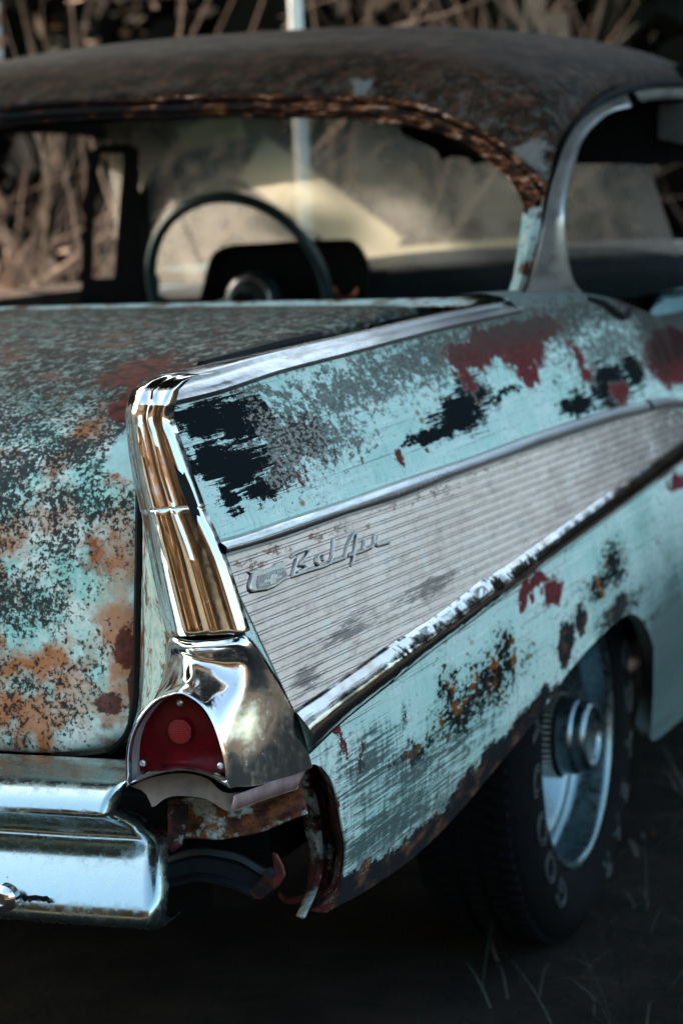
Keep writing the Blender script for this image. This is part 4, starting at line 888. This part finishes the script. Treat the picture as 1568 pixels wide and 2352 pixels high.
# trees
M['darkleaf'] = mat_simple('shaded_leaf', (.012, .014, .010), .8, 0, 3, .5, 0, .1); M['leaf'] = mat_simple('evergreen_leaf', (.035, .05, .02), .6, 0, 3, .5, 0, .3)
def tree(name, x_, y_, h, r, crown_c, crown_r, nleaf, lmat, label, cat='tree', group=None, ls=.12):
    t = empty(name, (x_, y_, 0)); tag(t, label, cat, group)
    mb = MB(); P = [(0, 0, -.1), (rng.normal(0, .05), 0, h*.3), (rng.normal(0, .12), rng.normal(0, .1), h*.65), (rng.normal(0, .2), rng.normal(0, .2), h)]
    P = smooth(P, 12); mb.tube(P, [r*(1-.7*i/11) for i in range(12)], 9)
    for k in range(9):
        i = rng.integers(5, 12); a_ = rng.uniform(0, 6.28); limb(mb, P[i], (math.cos(a_), math.sin(a_), .5), h*rng.uniform(.2, .35), r*.35, 1)
    mb.build('trunk', M['trunk'], t)
    if nleaf:
        n = nleaf; cl = rng.normal(0, 1, (60, 3)); cl /= np.linalg.norm(cl, axis=1)[:, None]; cl *= rng.uniform(.3, 1, (60, 1))
        idx = rng.integers(0, 60, n); c = (cl[idx]+rng.normal(0, .16, (n, 3)))*np.array(crown_r)+np.array(crown_c)
        a = rng.normal(0, 1, (n, 3)); a /= np.linalg.norm(a, axis=1)[:, None]; b = np.cross(a, rng.normal(0, 1, (n, 3))); b /= np.linalg.norm(b, axis=1)[:, None]
        s_ = rng.uniform(.6, 1.3, (n, 1))*ls; V = np.stack([c-a*s_, c+b*s_*.5, c+a*s_, c-b*s_*.5], 1).reshape(-1, 3)
        m2 = MB(); m2.v = [tuple(v) for v in V]; m2.f = [(4*i, 4*i+1, 4*i+2, 4*i+3) for i in range(n)]
        me = bpy.data.meshes.new('crown'); me.from_pydata(m2.v, [], m2.f); me.materials.append(lmat); o = bpy.data.objects.new('crown', me); sc.collection.objects.link(o); o.parent = t
    return t
# out-of-view evergreens added to shade the car from sun and overhead sky
tree('added_shade_tree', -5.6, 1.0, 6.6, .16, (1.0, 1.0, 5.3), (2.9, 2.3, 1.3), 26000, M['leaf'], 'unseen tall evergreen added left of the car to block the sun', ls=.17)
tree('added_shade_tree', 4.6, 5.6, 6.4, .17, (-4.3, -.9, 4.9), (4.2, 3.2, .9), 42000, M['leaf'], 'unseen spreading evergreen added to shade the car roof from above', ls=.17)
G = 'bare trunks beyond the thicket'
for px, dist, r, lab in ((120, 12.5, .06, 'slim dark trunk behind the roof, leftmost of the bare trunks'), (905, 15, .07, 'slim dark trunk above the middle of the roof'), (1105, 11.5, .035, 'thin pale trunk rising above the roof crown'), (1300, 14, .08, 'thick dark trunk above the right part of the roof'), (1500, 12.5, .09, 'thickest dark trunk at the right end of the roof')):
    c = camxy(px, dist); tree('bare_tree', c[0], c[1], 5.5, r, (0, 0, 0), (1, 1, 1), 0, None, lab, group=G)
# wood further off, and another behind the photographer (seen in the chrome)
def wood(name, label, pts, nleaf, lmat, hh, ls=.3):
    n = nleaf; P = np.array(pts)[rng.integers(0, len(pts), n)]+np.c_[rng.normal(0, 1.6, (n, 2))]
    z_ = hh*rng.random(n)**.8; c = np.c_[P, z_]; a = rng.normal(0, 1, (n, 3)); a /= np.linalg.norm(a, axis=1)[:, None]; b = np.cross(a, rng.normal(0, 1, (n, 3))); b /= np.linalg.norm(b, axis=1)[:, None]
    s_ = rng.uniform(.5, 1.4, (n, 1))*ls; V = np.stack([c-a*s_, c+b*s_*.6, c+a*s_, c-b*s_*.6], 1).reshape(-1, 3)
    me = bpy.data.meshes.new(name); me.from_pydata([tuple(v) for v in V], [], [(4*i, 4*i+1, 4*i+2, 4*i+3) for i in range(n)]); me.materials.append(lmat)
    o = bpy.data.objects.new(name, me); sc.collection.objects.link(o); return tag(o, label, 'woodland', kind='stuff')
wood('far_wood', 'dark evergreen wood closing the view behind the thicket', [camxy(p, d) for p in range(-2600, 4300, 120) for d in (17, 20)], 30000, M['darkleaf'], 4.4, .38)
wood('far_undergrowth', 'dark low undergrowth behind the thicket', [camxy(p, d) for p in range(-1200, 2800, 100) for d in (14.2,)], 40000, M['darkleaf'], 2.6, .16)
bh = [(CAM[0]+16*math.cos(a), CAM[1]+16*math.sin(a)) for a in np.linspace(math.radians(215), math.radians(292), 26)]
bl = [(CAM[0]+18*math.cos(a), CAM[1]+18*math.sin(a)) for a in np.linspace(math.radians(292), math.radians(375), 26)]
wood('brown_scrub', 'low brown scrub on the open right hand side of the car', bl, 9000, M['dryleaf'], 2.6, .3)
wood('brown_wood', 'brown autumn wood on the open side behind the car', bh, 24000, M['dryleaf'], 7.5, .35)
# white pole
c = camxy(694, 7.7)
po = empty('white_pole', (c[0], c[1], 0)); tag(po, 'slim white painted metal pole standing in the brush', 'pole')
MB().tube([(0, 0, -.1), (0, 0, 1), (0, 0, 4)], .020, 16).build('shaft', mat_simple('white_paint', (.85, .85, .83), .5, 0, 20, .1), po)
MB().tube([(0, 0, 4), (0, 0, 4.03)], .030, 16).build('cap', M['steel'], po)
# ribbed sheet nailed to a post at the far left
c = camxy(-110, 8.0); dshed = ray(-110, 362); yaw_ = math.atan2(dshed[1], dshed[0])-math.pi/2
sh_ = empty('corrugated_panel', (c[0], c[1], 0), yaw_); tag(sh_, 'striped rusty and pale corrugated sheet on a dark post left of the roof', 'panel')
R = [[(x_, .02*math.sin(z_*2*math.pi/.07), z_) for x_ in (-.25, 0, .178)] for z_ in np.linspace(1.44, 2.3, 110)]
m = NM('corrugated_iron'); zz = m.sep()[2]; st_ = m.step(m.math('SINE', m.mul(zz, 2*math.pi/.07)), -.2, .3); st2_ = m.step(m.noise(6), .45, .55)
MB().grid(R).build('sheet', m.out(m.mix(st_, m.mix(st2_, (.50, .20, .10), (.20, .14, .11)), (.55, .60, .62)), rough=.6, metal=.1), sh_, solid=.004)
MB().tube([(-.1, .06, -.1), (-.1, .06, 2.35)], .04, 10).build('post', M['trunk'], sh_)
# grass and straw by the car
def blades(name, label, n, region, h, wdt, mat, flat=False):
    V, F = [], []
    for i in range(n):
        x_, y_ = region(); a_ = rng.uniform(0, 6.28); L = rng.uniform(.4, 1)*h; w_ = wdt*rng.uniform(.6, 1.2)
        lean = rng.uniform(.9, 1.5) if flat else rng.uniform(.1, .9); dx, dy = math.cos(a_), math.sin(a_); px_, py_ = -dy*w_, dx*w_; z0 = rng.uniform(.0, .05) if flat else .0
        k = len(V); pts = []
        for j in range(5):
            t = j/4; ang = lean*t if not flat else lean
            r_ = L*t*math.sin(lean*(.5+.5*t)); z_ = z0+L*t*math.cos(lean*(.5+.5*t)); wj = (1-t)*.9+.1
            if flat: z_ = max(.012, z0+.03*math.sin(t*3)+.2*L*t*(lean < 1.0))
            V += [(x_+dx*r_-px_*wj, y_+dy*r_-py_*wj, z_), (x_+dx*r_+px_*wj, y_+dy*r_+py_*wj, z_)]
        F += [(k+2*j, k+2*j+1, k+2*j+3, k+2*j+2) for j in range(4)]
    me = bpy.data.meshes.new(name); me.from_pydata(V, [], F); me.materials.append(mat); o = bpy.data.objects.new(name, me); sc.collection.objects.link(o); return tag(o, label, 'grass', kind='stuff')
def reg():
    while True:
        x_, y_ = rng.uniform(-.9, 3.4), rng.uniform(-1.2, 4.5)
        if not (-.8 < x_ < .75 and .2 < y_ < 5): return x_, y_
M['litterleaf'] = mat_simple('leaf_litter', (.07, .06, .05), .8, 0, 3, .6, 0, .1); M['grass'] = mat_simple('green_grass', (.018, .040, .022), .5, 0, 4, .5, 0, .3); M['straw'] = mat_simple('dry_straw', (.12, .11, .095), .6, 0, 4, .7, 0, .1)
pts_ = [np.array([*reg(), .03]) for _ in range(500)]
scatter('fallen_leaves', 'small dead leaves lying on the dark soil round the tyre', 'leaves', pts_, 1300, .016, M['litterleaf'], .02)
blades('grass', 'sparse green grass blades on the dark soil beside the car', 800, reg, .16, .0025, M['grass'])
blades('dry_straw', 'scattered dry straw on the dark soil beside the car', 2000, reg, .22, .0016, M['straw'], True)
